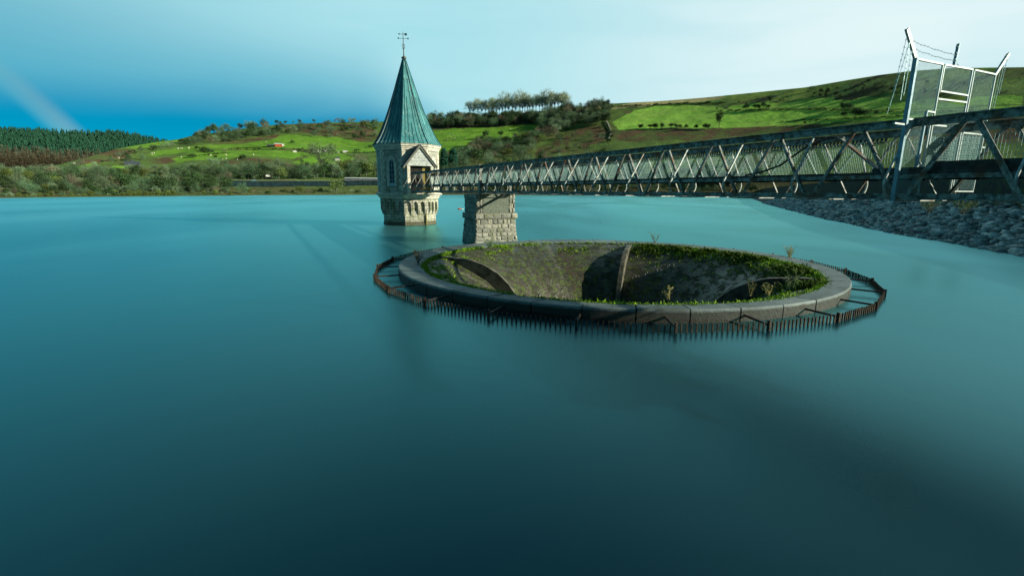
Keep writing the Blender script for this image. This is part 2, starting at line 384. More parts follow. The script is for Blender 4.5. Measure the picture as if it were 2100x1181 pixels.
def npmesh(name, V, Fq, m, smooth=False):
    me = bpy.data.meshes.new(name); V = np.asarray(V, np.float32); Fq = np.asarray(Fq, np.int32); k = Fq.shape[1]
    me.vertices.add(len(V)); me.vertices.foreach_set('co', V.ravel())
    me.loops.add(Fq.size); me.loops.foreach_set('vertex_index', Fq.ravel())
    me.polygons.add(len(Fq)); me.polygons.foreach_set('loop_start', np.arange(0, Fq.size, k, dtype=np.int32))
    me.polygons.foreach_set('loop_total', np.full(len(Fq), k, np.int32))
    if smooth: me.polygons.foreach_set('use_smooth', np.ones(len(Fq), bool))
    me.materials.append(M[m] if isinstance(m, str) else m); me.update(calc_edges=True); me.validate(); return me

# ------------------------------------------------------------------ picture geometry -> places
cP, sP, cR, sR = math.cos(PITCH), math.sin(PITCH), math.cos(ROLL), math.sin(ROLL)
def ray(x, y):
    a = x-1050.0; b = 590.5-y; a, b = a*cR-b*sR, a*sR+b*cR
    return np.array([a, b*sP+F*cP, b*cP-F*sP])
def onz(x, y, z=0.0):
    r = ray(x, y); return r[:2]*(z-H)/r[2]
DV = np.array([-.46774, .88387]); NV = np.array([.88387, .46774])
def B(n, s, z): p = NV*n + DV*s; return np.array([p[0], p[1], z])      # bridge frame: n across, s along (away from the camera)
def vnoise(x, y, seed=0):
    def h(i, j): q = np.sin(i*127.1+j*311.7+seed*74.7)*43758.5453; return q-np.floor(q)
    i = np.floor(x); j = np.floor(y); u = x-i; v = y-j; u = u*u*(3-2*u); v = v*v*(3-2*v)
    return (h(i, j)*(1-u)+h(i+1, j)*u)*(1-v)+(h(i, j+1)*(1-u)+h(i+1, j+1)*u)*v
def fbm(x, y, seed=0, o=4): return sum(vnoise(x*2**k, y*2**k, seed+k)/2**k for k in range(o))/(2-2**(1-o))

# ================================================================== THE LAND
def lerp(x, xs, ys): return np.interp(x, xs, ys)
SKX = [-400, 0, 100, 165, 240, 330, 365, 400, 450, 500, 560, 640, 700, 780, 870, 960, 1050, 1110, 1170, 1250, 1350, 1450, 1550, 1650, 1750, 1800, 1860, 1950, 2100, 2500]
SKY = [352, 347, 343, 327, 305, 290, 286, 277, 272, 264, 257, 253, 251, 250, 246, 241, 234, 228, 221, 213, 208, 200, 190, 180, 163, 155, 147, 140, 138, 134]
D0X = [-400, 0, 300, 760, 1200, 1600, 2500]; D0Y = [285, 322, 370, 470, 520, 570, 620]
DCX = [-400, 0, 165, 330, 500, 700, 1100, 1300, 1800, 2500]; DCY = [470, 500, 600, 850, 1000, 1100, 1050, 1000, 960, 900]
def hor(x): return 391.0 - (x-1050)*math.tan(ROLL)*-1.0 if False else 391.0 + (x-1050)*math.tan(ROLL)
def shore_y(x):
    d = lerp(x, D0X, D0Y); r = ray(x, 395.); hd = math.hypot(r[0], r[1])
    return hor(x) + H/d*hd*1.0
def tpoint(x, y):
    """point of the near hillside seen at photo position x, y"""
    ys = shore_y(x); yc = lerp(x, SKX, SKY); v = (ys-y)/max(ys-yc, 1); vv = min(max(v, 0), 1)
    d0 = lerp(x, D0X, D0Y); dc = lerp(x, DCX, DCY)
    D = d0+(dc-d0)*(.25*vv+.75*vv**1.25)
    r = ray(x, y); hd = math.hypot(r[0], r[1]); p = r/hd*D
    z = H+p[2]
    z += (fbm(p[0]*.012+5, p[1]*.012+9, 3, 4)-.5)*7*min(1, v*3)*(1-max(0, v-.8)*4.5) if 0 < v < 1.05 else 0
    return np.array([p[0], p[1], z]), D
def pin(px, py, poly):
    ins = np.zeros(px.shape, bool); n = len(poly)
    for i in range(n):
        x1, y1 = poly[i]; x2, y2 = poly[(i+1) % n]
        c = ((y1 > py) != (y2 > py)) & (px < (x2-x1)*(py-y1)/((y2-y1)+1e-9)+x1); ins ^= c
    return ins
def zz(pts, s, ox, oy): return [(ox+a/s, oy+b/s) for a, b in pts]
GREEN = [zz(p, 5.25, 380, 220) for p in (
    [(0, 440), (200, 405), (500, 395), (700, 385), (900, 362), (1000, 320), (1100, 303), (1300, 313), (1450, 325), (1650, 330), (1900, 368), (2160, 350), (2160, 470), (1850, 482), (1550, 478), (1350, 468), (1000, 462), (700, 462), (400, 468), (0, 495)],
    [(0, 502), (400, 475), (1000, 472), (1200, 492), (1400, 520), (1150, 560), (900, 540), (600, 540), (400, 590), (250, 580), (0, 570)],
    [(1400, 485), (1800, 488), (1700, 520), (1900, 560), (1500, 640), (1380, 640), (1150, 590), (1350, 540)])]
GREEN += [zz(p, 5.25, 0, 220) for p in (
    [(1580, 520), (1640, 480), (1900, 440), (2100, 420), (2100, 485), (1900, 505), (1650, 532)], [(1180, 622), (1460, 618), (1430, 655), (1200, 655)],
    [(640, 685), (800, 630), (1050, 585), (960, 650), (700, 695)], [(1850, 560), (2100, 510), (2100, 570), (1900, 590)],
    [(1300, 430), (1560, 392), (1700, 372), (1900, 360), (1990, 350), (1800, 410), (1500, 450)])]
GREEN += [zz([(100, 490), (400, 437), (700, 440), (1000, 410), (1240, 392), (1300, 425), (1200, 470), (1080, 560), (900, 600), (560, 650), (250, 690), (60, 700)], 5.25, 860, 180),
    zz([(150, 355), (300, 330), (310, 352), (180, 372)], 5.25, 860, 180)]
GREEN += [zz(p, 3.387, 1240, 140) for p in (
    [(60, 385), (120, 340), (200, 295), (380, 265), (560, 255), (780, 268), (850, 290), (1200, 290), (1600, 292), (2400, 280), (2900, 270), (2900, 330), (2070, 352), (1700, 362), (1300, 402), (1000, 412), (850, 417), (500, 412), (350, 425), (100, 432)],
    [(880, 258), (1000, 240), (1200, 245), (1400, 222), (1700, 212), (2100, 200), (2900, 200), (2900, 262), (2070, 278), (1600, 286), (1200, 282), (860, 286)])]
BROWN = [zz(p, 5.25, 860, 180) for p in (
    [(1530, 485), (1800, 440), (2020, 420), (2080, 480), (2060, 560), (1700, 660), (1250, 730), (1240, 650), (1500, 560)], [(220, 700), (560, 660), (700, 690), (620, 760), (240, 740)])]
BROWN += [zz(p, 3.387, 1240, 140) for p in (
    [(60, 435), (350, 428), (850, 420), (1250, 402), (1500, 385), (1500, 430), (1100, 450), (700, 500), (250, 520), (60, 500)], [(120, 300), (340, 290), (330, 310), (150, 325)], [(2070, 355), (2600, 340), (2900, 345), (2900, 520), (2000, 480)])]
BROWN += [zz(p, 5.25, 380, 220) for p in ([(600, 350), (1000, 300), (1000, 330), (850, 365), (620, 375)], [(950, 210), (1150, 165), (1500, 165), (1900, 200), (2050, 260), (2100, 330), (1900, 365), (1700, 330), (1350, 300), (1100, 230)],
    [(380, 600), (500, 560), (900, 560), (1000, 600), (760, 680), (400, 680)])]
BROWN += [zz(p, 5.25, 0, 220) for p in ([(780, 610), (900, 550), (1150, 470), (1300, 450), (1450, 460), (1350, 540), (1100, 590), (820, 640)], [(1600, 560), (2000, 540), (2000, 570), (1700, 600)])]
PALE = [zz([(0, 290), (180, 240), (400, 215), (560, 205), (740, 200), (860, 195), (700, 232), (560, 240), (300, 262), (60, 285)], 3.387, 1240, 140), zz([(1400, 235), (2100, 175), (2100, 215), (1700, 240)], 5.25, 860, 180)]
SCAR = [zz(p, 3.387, 1240, 140) for p in ([(900, 225), (1100, 205), (1400, 160), (1700, 130), (1900, 75), (2100, 65), (2900, 60), (2900, 120), (2900, 190), (2070, 200), (1700, 205), (1200, 235)],)]
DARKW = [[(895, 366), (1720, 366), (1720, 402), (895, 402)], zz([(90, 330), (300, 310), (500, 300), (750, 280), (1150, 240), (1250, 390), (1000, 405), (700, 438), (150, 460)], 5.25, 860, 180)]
def build_terrain():
    xs = np.arange(-500, 2600, 3.0); vs = np.concatenate([np.array([-.10, -.03]), np.linspace(0, 1, 116)])
    nb = 7; nx, nv = len(xs), len(vs)+nb
    P = np.zeros((nx, nv, 3)); PX = np.zeros((nx, nv)); PY = np.zeros((nx, nv))
    for i, x in enumerate(xs):
        ys = shore_y(x); yc = lerp(x, SKX, SKY)
        for j, v in enumerate(vs):
            y = ys-(ys-yc)*v; p, D = tpoint(x, y)
            if v < 0:
                d0 = lerp(x, D0X, D0Y); r = ray(x, ys); hd = math.hypot(r[0], r[1]); p = r/hd*(d0+v*300); p = np.array([p[0], p[1], 6*v])
            P[i, j] = p; PX[i, j] = x; PY[i, j] = y
        top = P[i, len(vs)-1]; D = math.hypot(top[0], top[1])
        for k in range(nb):
            q = (k+1)*90.0; P[i, len(vs)+k] = (top[0]*(D+q)/D, top[1]*(D+q)/D, top[2]+q*.02-q*q*.00030-1.0*k); PX[i, len(vs)+k] = x; PY[i, len(vs)+k] = yc
    # ground cover, mapped on the ground
    wx = P[..., 0]; wy = P[..., 1]
    jx = PX+(fbm(wx*.03, wy*.03, 1)-.5)*14; jy = PY+(fbm(wx*.03+40, wy*.03, 2)-.5)*5
    n = fbm(wx*.02, wy*.02, 5)[..., None]; n2 = fbm(wx*.07, wy*.07, 8)[..., None]; n4 = fbm(wx*.015+7, wy*.04, 9)[..., None]
    c = np.array([.090, .165, .036])*(.6+.8*n2); br = np.array([.100, .085, .038])
    c = np.where(n > .58, c*.45+br*.55*(.5+n2), c)
    def put(polys, col, c, soft=None):
        for pl in polys:
            m = pin(jx, jy, pl)[..., None]; c = np.where(m, col, c)
        return c
    c = put(SCAR, np.array([.080, .130, .034])*(.30+1.4*n4), c)
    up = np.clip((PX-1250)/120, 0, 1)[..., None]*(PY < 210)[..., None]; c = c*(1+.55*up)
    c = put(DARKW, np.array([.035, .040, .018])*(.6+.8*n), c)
    c = put(PALE, np.array([.52, .47, .22])*(.6+.6*n2), c)
    c = put(BROWN, np.where(n2 > .48, np.array([.115, .072, .042])*(.45+1.0*n4), np.array([.085, .12, .035])*(.6+.8*n4)), c)
    g = np.array([.135, .335, .024])*(.60+.62*n4)*(.85+.3*n2)+np.array([.17, .12, .05])*np.clip(n2-.45, 0, 1)
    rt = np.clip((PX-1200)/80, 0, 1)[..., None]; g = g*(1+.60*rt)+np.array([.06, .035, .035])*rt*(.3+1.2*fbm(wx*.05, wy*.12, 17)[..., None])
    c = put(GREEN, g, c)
    ru = fbm(wx*.010+3, wy*.05, 12)[..., None]
    far = (PX > 1500)[..., None] & (PY < 208)[..., None]
    c = np.where(far & (ru > .55), np.array([.20, .30, .06])*(.6+.7*n2), c); c = np.where(far & (ru < .40), np.array([.022, .035, .018])*(.6+.8*n2), c)
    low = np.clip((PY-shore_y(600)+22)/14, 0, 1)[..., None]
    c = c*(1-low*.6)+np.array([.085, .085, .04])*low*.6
    V = P.reshape(-1, 3); idx = np.arange(nx*nv).reshape(nx, nv)
    Fq = np.stack([idx[:-1, :-1], idx[1:, :-1], idx[1:, 1:], idx[:-1, 1:]], -1).reshape(-1, 4)
    me = npmesh('hillside', V, Fq, 'terrain', True)
    a = me.color_attributes.new('cover', 'FLOAT_COLOR', 'POINT'); cc = np.ones((len(V), 4), np.float32); cc[:, :3] = c.reshape(-1, 3)
    a.data.foreach_set('color', cc.ravel())
    tag(link('hillside', me), kind='structure')
build_terrain()
# the hill behind on the left that carries the plantation
FX = [-500, 0, 60, 150, 220, 280, 320, 420, 560]; FYt = [268, 272, 273, 279, 280, 285, 293, 312, 330]
def fpoint(x, v):
    """v 0..1 up the far hill"""
    yb = 352.0; yc = lerp(x, FX, FYt); y = yb+(yc-yb)*v; D = 760+520*v**1.2
    r = ray(x, y); hd = math.hypot(r[0], r[1]); p = r/hd*D
    return np.array([p[0], p[1], H+p[2]+(fbm(p[0]*.01, p[1]*.01, 21)-.5)*6]), D
def build_far():
    xs = np.arange(-520, 600, 8.0); vs = np.linspace(-.25, 1, 30); nx, nv = len(xs), len(vs)+3
    P = np.zeros((nx, nv, 3))
    for i, x in enumerate(xs):
        for j, v in enumerate(vs): P[i, j] = fpoint(x, v)[0] if v >= 0 else fpoint(x, 0)[0]*np.array([1+v*.3, 1+v*.3, 1])+np.array([0, 0, v*60])
        t = P[i, len(vs)-1]; D = math.hypot(t[0], t[1])
        for k in range(3): q = (k+1)*150; P[i, len(vs)+k] = (t[0]*(D+q)/D, t[1]*(D+q)/D, t[2]-q*.06)
    V = P.reshape(-1, 3); idx = np.arange(nx*nv).reshape(nx, nv)
    Fq = np.stack([idx[:-1, :-1], idx[1:, :-1], idx[1:, 1:], idx[:-1, 1:]], -1).reshape(-1, 4)
    me = npmesh('far_hill', V, Fq, 'terrain', True)
    a = me.color_attributes.new('cover', 'FLOAT_COLOR', 'POINT'); cc = np.ones((len(V), 4), np.float32); cc[:, :3] = (.045, .075, .03); cc.reshape(nx, nv, 4)[:, :14, :3] = (.12, .10, .06)
    a.data.foreach_set('color', cc.ravel()); tag(link('far_hill', me), kind='structure')
build_far()

# ------------------------------------------------------------------ water (open inside the spillway)
FC = np.array([5.55, 27.9]); OFF = -.75; RO, RI, RZ = 12.0, 10.5, .50
def build_water():
    n = 128; rr = [RO-.35, RO+1.5, 20, 40, 90, 250, 700, 1500]; V = []; 
    for r in rr:
        for k in range(n): t = 2*PI*k/n; V.append((FC[0]+r*math.cos(t), FC[1]+r*math.sin(t), 0))
    Fq = [(i*n+k, (i+1)*n+k, (i+1)*n+(k+1) % n, i*n+(k+1) % n) for i in range(len(rr)-1) for k in range(n)]
    tag(link('water', npmesh('water', V, Fq, 'water')), kind='structure')
build_water()

# ------------------------------------------------------------------ dam embankment, its stones and its parapet
SHP = [(8, -46), (17.5, -22), (24.5, -4), (31, 14)]+[tuple(onz(*q)) for q in ((2100, 525), (1986, 503), (1843, 480), (1700, 449.5), (1571, 418))]+[(150, 300), (205, 420), (255, 520), (330, 640)]
SHP = np.array(SHP); seg = np.r_[0, np.cumsum(np.hypot(*np.diff(SHP, axis=0).T))]
def shore(t):
    x = np.interp(t, seg, SHP[:, 0]); y = np.interp(t, seg, SHP[:, 1])
    x2 = np.interp(t+6, seg, SHP[:, 0]); y2 = np.interp(t+6, seg, SHP[:, 1]); x1 = np.interp(t-6, seg, SHP[:, 0]); y1 = np.interp(t-6, seg, SHP[:, 1])
    d = np.array([x2-x1, y2-y1]); d /= np.hypot(*d)+1e-9; return np.array([x, y]), np.array([d[1], -d[0]])
def bankpt(t, u):
    """u metres inland"""
    p, n = shore(t)
    if u < 10.9: z = u/2.6+ (.25*(fbm(np.array(t*.3), np.array(u*.3), 4)-.5) if u > 0 else 0)
    elif u < 22: z = 4.2
    else: z = 4.2-(u-22)*.45
    q = p+n*u; return np.array([q[0], q[1], max(z, -9)])
def build_bank():
    ts = np.arange(0, seg[-1]-5, 3.0); us = [-8, -3, 0, .6, 1.2, 2, 3, 4, 5, 6.5, 8, 9.5, 10.9, 13, 16, 22, 30, 45, 60]
    V = [bankpt(t, u) for t in ts for u in us]; n = len(us)
    Fq = [(i*n+j, i*n+j+1, (i+1)*n+j+1, (i+1)*n+j) for i in range(len(ts)-1) for j in range(n-1)]
    tag(link('embankment', npmesh('embankment', V, [f[::-1] for f in Fq], 'bank', True)), kind='structure')
    # riprap
    rb = np.array([[-1, -1, -1], [1, -1, -1], [1, 1, -1], [-1, 1, -1], [-1, -1, 1], [1, -1, 1], [1, 1, 1], [-1, 1, 1]], float)*.5
    fb = np.array([(0, 3, 2, 1), (4, 5, 6, 7), (0, 1, 5, 4), (1, 2, 6, 5), (2, 3, 7, 6), (3, 0, 4, 7)])
    V = []; Fs = []; N = 15000; k = 0
    for i in range(N):
        t = 40+(seg[-6]+120-40)*RNG.random()**1.7; u = RNG.uniform(-.9, 9.5)
        if u > 5 and RNG.random() < (u-5)/4.5: continue
        p = bankpt(t, max(u, 0)); 
        if u < 0: p[2] = u/2.6
        dist = math.hypot(p[0], p[1]); sz = (.22+.75*RNG.random()**2.2)*(1 if dist < 90 else 1.6)
        R = np.linalg.qr(RNG.normal(size=(3, 3)))[0] if False else None
        a, b_ = RNG.uniform(0, 2*PI), RNG.uniform(-.5, .5)
        v = rb*np.array([1.2, .8, .5])*(1+RNG.uniform(-.28, .28, (8, 3)))*sz
        ca, sa, cb, sb = math.cos(a), math.sin(a), math.cos(b_), math.sin(b_)
        v = v@np.array([[1, 0, 0], [0, cb, sb], [0, -sb, cb]])@np.array([[ca, sa, 0], [-sa, ca, 0], [0, 0, 1]])
        V.append(v+p+np.array([0, 0, .06])); Fs.append(fb+8*k); k += 1
    tag(link('riprap', npmesh('riprap', np.concatenate(V), np.concatenate(Fs), 'rock')), label='loose grey riprap stones lining the water edge of the dam', kind='stuff')
    # parapet
    mb = MB(); cp = MB(); prev = None
    for t in np.arange(8, seg[-1]-90, 6.0):
        a = bankpt(t, 11.5); b_ = bankpt(t+6, 11.5); a[2] = b_[2] = 0
        d = (b_-a)/np.linalg.norm(b_-a); nn = np.array([d[1], -d[0], 0])
        mb.hexa([a-nn*.25+(0, 0, 3.8), b_-nn*.25+(0, 0, 3.8), b_+nn*.25+(0, 0, 3.8), a+nn*.25+(0, 0, 3.8), a-nn*.25+(0, 0, 7.1), b_-nn*.25+(0, 0, 7.1), b_+nn*.25+(0, 0, 7.1), a+nn*.25+(0, 0, 7.1)])
        cp.hexa([a-nn*.32+(0, 0, 7.1), b_-nn*.32+(0, 0, 7.1), b_+nn*.32+(0, 0, 7.1), a+nn*.32+(0, 0, 7.1), a-nn*.3+(0, 0, 7.27), b_-nn*.3+(0, 0, 7.27), b_+nn*.3+(0, 0, 7.27), a+nn*.3+(0, 0, 7.27)])
    r = thing('parapet_wall', (*bankpt(60, 11.5)[:2], 3.9), 'long dark stone parapet wall along the top of the dam bank behind the footbridge', 'wall')
    mb.build('wall', 'wallstone', r, world_loc(r)); cp.build('coping', 'wallstone', r, world_loc(r))
build_bank()

# ================================================================== THE BELLMOUTH SPILLWAY
PROF = [(RI, .40), (9.9, .30), (9.2, .04), (8.3, -.40), (7.3, -.95), (6.4, -1.75), (5.6, -2.75), (4.9, -4.0), (4.3, -5.6), (3.8, -7.6), (3.5, -10), (3.4, -14)]
def build_spillway():
    root = thing('bellmouth_spillway', (FC[0], FC[1], 0), 'round stone bellmouth overflow in the lake, its mossy funnel inside a broad rim', 'spillway')
    cx, cy = FC
    cyi = cy+OFF   # the mouth sits a little off the centre of the rim
    def cyr(r): return cy+OFF*min(max((RO-r)/(RO-RI), 0), 1)
    # funnel surface with UVs
    pr = []; 
    for a, b_ in zip(PROF[:-1], PROF[1:]):
        for q in (0, .5): pr.append((a[0]+(b_[0]-a[0])*q, a[1]+(b_[1]-a[1])*q))
    pr.append(PROF[-1]); arc = np.r_[0, np.cumsum([math.hypot(b_[0]-a[0], b_[1]-a[1]) for a, b_ in zip(pr[:-1], pr[1:])])]
    n = 180; mb = MB()
    V = [(cx+r*math.cos(2*PI*k/n), cyi+r*math.sin(2*PI*k/n), z) for r, z in pr for k in range(n)]
    fs, uv = [], []
    for i in range(len(pr)-1):
        for k in range(n):
            k2 = (k+1) % n; fs.append((i*n+k, i*n+k2, (i+1)*n+k2, (i+1)*n+k))
            u1, u2 = 8.5*2*PI*k/n, 8.5*2*PI*(k+1)/n; uv.append([(u1, arc[i]), (u2, arc[i]), (u2, arc[i+1]), (u1, arc[i+1])])
    mb.add(V, fs, uv); fo = mb.build('funnel', 'funnel', root, world_loc(root), True)
    # rim: separate wedge blocks with open joints
    rim = MB(); nb = 40; gap = .026
    sec = [(RI, .16), (RI, RZ-.09), (RI+.05, RZ-.03), (RI+.12, RZ), (RO-.10, RZ-.005), (RO-.035, RZ-.02), (RO-.005, RZ-.055), (RO, RZ-.10), (RO-.02, -.9), (RO-.5, -1.0)]
    for b_ in range(nb):
        t0 = 2*PI*(b_+.35)/nb+gap/RO; t1 = 2*PI*(b_+1.35)/nb-gap/RO; m = 6; dz = random.uniform(-.012, .012); dr = random.uniform(-.012, .012); o = len(sec)
        V = []
        for q in range(m+1):
            t = t0+(t1-t0)*q/m
            for r, z in sec: V.append((cx+(r+(dr if r > RI+.2 else 0))*math.cos(t), cyr(r)+(r+(dr if r > RI+.2 else 0))*math.sin(t), z+(dz if z > .1 else 0)))
        fs = [(q*o+i, q*o+(i+1) % o, (q+1)*o+(i+1) % o, (q+1)*o+i) for q in range(m) for i in range(o)]
        fs += [tuple(range(o))[::-1], tuple(range(m*o, (m+1)*o))]
        rim.add(V, fs)
    ro = rim.build('rim', 'granite', root, world_loc(root)); fixnormals(ro)
    core = MB(); n = 120   # dark bedding seen down the joints
    for r, z in ((RI+.03, .12), (RI+.03, RZ-.12), (RO-.14, RZ-.14), (RO-.14, -.8)):
        core.v += [(cx+r*math.cos(2*PI*k/n), cyr(r)+r*math.sin(2*PI*k/n), z) for k in range(n)]
    core.f += [(i*n+k, i*n+(k+1) % n, (i+1)*n+(k+1) % n, (i+1)*n+k) for i in range(3) for k in range(n)]
    core.build('bedding', 'dark_in', root, world_loc(root))
    # fins
    for deg in (69.5, 167, -27.5):
        t = math.radians(deg); e = np.array([math.cos(t), math.sin(t)]); tn = np.array([-e[1], e[0]])
        top = [(RI+.02, .44), (9.7, .42), (9.0, .36), (8.2, .27), (7.4, .0), (6.6, -.45), (5.9, -1.1), (5.2, -2.05), (4.6, -3.4), (4.0, -5.4), (3.5, -7.6)]
        bot = [(3.9, -7.8), (4.6, -5.4), (5.5, -3.3), (6.6, -1.9), (8.2, -.55), (9.6, .1), (RI+.02, .3)]
        f = MB(); f.prism(top+bot, lambda u, v, q: (cx+e[0]*u+tn[0]*q, cyi+e[1]*u+tn[1]*q, v), -.15, .15)
        fixnormals(f.build('dividing_fin', 'fin', root, world_loc(root)))
build_spillway()

# tufts: grass and moss growing on the funnel edge
def blades(centers, name, m, label, h, w, n_each, spread, lean=.5):
    V, Fs = [], []; k = 0
    for (x, y, z, s) in centers:
        for _ in range(int(n_each)):
            bx, by = x+RNG.normal(0, spread*s), y+RNG.normal(0, spread*s); a = RNG.uniform(0, 2*PI); hh = h*s*RNG.uniform(.5, 1.2); ww = w*s*RNG.uniform(.6, 1.3)
            lx, ly = RNG.normal(0, lean*hh), RNG.normal(0, lean*hh); ca, sa = math.cos(a)*ww, math.sin(a)*ww
            V += [(bx-ca, by-sa, z), (bx+ca, by+sa, z), (bx+ca*.4+lx, by+sa*.4+ly, z+hh), (bx-ca*.4+lx, by-sa*.4+ly, z+hh)]
            Fs.append((k, k+1, k+2, k+3)); k += 4
    return tag(link(name, npmesh(name, V, Fs, m)), label=label, kind='stuff')
def prof_z(r): return float(np.interp(-r, [-q[0] for q in PROF], [q[1] for q in PROF]))
def build_moss():
    C1, C2, C3 = [], [], []
    for k in range(2600):
        t = RNG.uniform(0, 2*PI); d = math.degrees(t) % 360
        dens = .18+.7*max(0, vnoise(np.array(t*14.), np.array(1.), 3)-.3)
        if 140 < d < 235: dens += .55
        if d > 315 or d < 35: dens += .65
        if 235 <= d <= 315: dens += .40
        if RNG.random() > dens: continue
        s = RNG.uniform(.5, 1.2)
        C1.append((FC[0]+(RI+RNG.normal(.0, .06))*math.cos(t), FC[1]+OFF+(RI+RNG.normal(.0, .06))*math.sin(t), RZ-.10, s))
    blades(C1, 'grass_fringe', 'grassblade', 'bright green grass and moss fringe along the inner edge of the spillway rim', .15, .020, 8, .06)
    for k in range(5200):
        t = RNG.uniform(0, 2*PI); d = math.degrees(t) % 360; r = RI-abs(RNG.normal(0, .75)); nn = float(fbm(np.array(t*9.), np.array(r*1.3), 31, 3))
        lim = .60
        if 150 < d < 235: lim = .47
        if d > 325 or d < 68: lim = .44; r = RI-abs(RNG.normal(0, 1.0))
        if r < 6.8 or nn < lim: continue
        C2.append((FC[0]+r*math.cos(t), FC[1]+OFF+r*math.sin(t), prof_z(r)-.02, RNG.uniform(.5, 1.1)))
    blades(C2, 'moss_cushions', 'moss', 'mossy cushions spread over the upper funnel masonry', .10, .045, 5, .07, .9)
    for k in range(1500):
        t = math.radians(RNG.uniform(-42, 69)); r = RI-abs(RNG.normal(.1, .7)); nn = float(fbm(np.array(t*11.), np.array(r*1.1), 41, 3))
        if nn < .46 or r < 7.2: continue
        C3.append((FC[0]+r*math.cos(t), FC[1]+OFF+r*math.sin(t), prof_z(r), RNG.uniform(.5, 1.2)))
    blades(C3, 'ferns', 'fern', 'dark ferns hanging on the shaded right side of the funnel', .22, .035, 8, .10, 1.0)
    # weeds in the joints of the rim
    C4 = []
    for b_ in range(40):
        t = 2*PI*(b_+.35)/40; 
        if RNG.random() < .72:
            for _ in range(RNG.integers(1, 9)):
                r = RNG.uniform(RI+.1, RO-.2)if RNG.random() < .5 else RI+abs(RNG.normal(0, .3))
                C4.append((FC[0]+r*math.cos(t), FC[1]+OFF*(RO-r)/(RO-RI)+r*math.sin(t), RZ-.04, RNG.uniform(.4, .9)))
    blades(C4, 'joint_weeds', 'fern', 'small weeds rooted in the joints of the rim stones', .06, .022, 7, .05, .6)
build_moss()

# rim shrubs, one by one
def twiggy(name, loc, h, spread, nst, m, label, cat='plant', leaves=0, leafm=None, group=None):
    root = thing(name, loc, label, cat, group); mb = MB(); lv = MB(); x, y, z = loc
    for i in range(nst):
        a = RNG.uniform(0, 2*PI); s = RNG.uniform(.2, 1)*spread; top = np.array([x+math.cos(a)*s, y+math.sin(a)*s, z+h*RNG.uniform(.6, 1.05)])
        b_ = np.array([x+RNG.normal(0, .04), y+RNG.normal(0, .04), z-.03]); mid = (b_+top)/2+RNG.normal(0, .05*h, 3)
        mb.tube([b_, mid, top], [.012, .009, .004], 4)
        for q in range(5):
            f = RNG.uniform(.35, 1); p0 = b_+(top-b_)*f; p1 = p0+RNG.normal(0, .16*h, 3)+(0, 0, .10*h); mb.tube([p0, p1], [.006, .003], 3)
            for _ in range(leaves):
                c = p0+(p1-p0)*RNG.uniform(.3, 1.1); e = RNG.normal(0, .020, 3); g = RNG.normal(0, .020, 3); lv.add([c-e, c+g, c+e, c-g], [(0, 1, 2, 3)])
    mb.build('stems', m, root, world_loc(root))
    if leaves: lv.build('leaves', leafm, root, world_loc(root))
    return root
def rimp(x, y, z=RZ-.03): p = onz(x, y, z); return (p[0], p[1], z)
twiggy('shrub', rimp(857, 541), .75, .45, 16, 'twig_brown', 'dark leafless shrub growing on the left end of the spillway rim', 'shrub', 1, 'leaf_dark')
twiggy('shrub', rimp(1006, 509), .75, .55, 26, 'twig_pale', 'pale leafless shrub on the rim at the foot of the stone pier', 'shrub')
twiggy('shrub', rimp(1343, 498), .8, .55, 9, 'twig_brown', 'thin twiggy shrub on the back of the rim right of the middle fin', 'shrub', 1, 'leaf_mid')
twiggy('shrub', rimp(1619, 527), .65, .40, 22, 'dryreed', 'yellowish dry shrub on the rim at back right', 'shrub')
twiggy('weed_plant', rimp(1370, 613, .50), .45, .25, 7, 'dryreed', 'dry upright weed on the near inner edge of the rim', 'weed', 1, 'dryreed')
twiggy('weed_plant', rimp(1540, 605, .50), .62, .22, 6, 'dryreed', 'tall straggly weed on the near right inner edge with green leaves', 'weed', 1, 'leaf_mid')
twiggy('weed_plant', rimp(1572, 603, .50), .50, .30, 8, 'dryreed', 'weed with small yellow leaves at the near right inner edge', 'weed', 1, 'dryreed')
twiggy('weed_plant', rimp(1618, 592, .50), .75, .45, 12, 'twig', 'bushy grey weed beside the right fin of the funnel', 'weed', 1, 'dryreed')

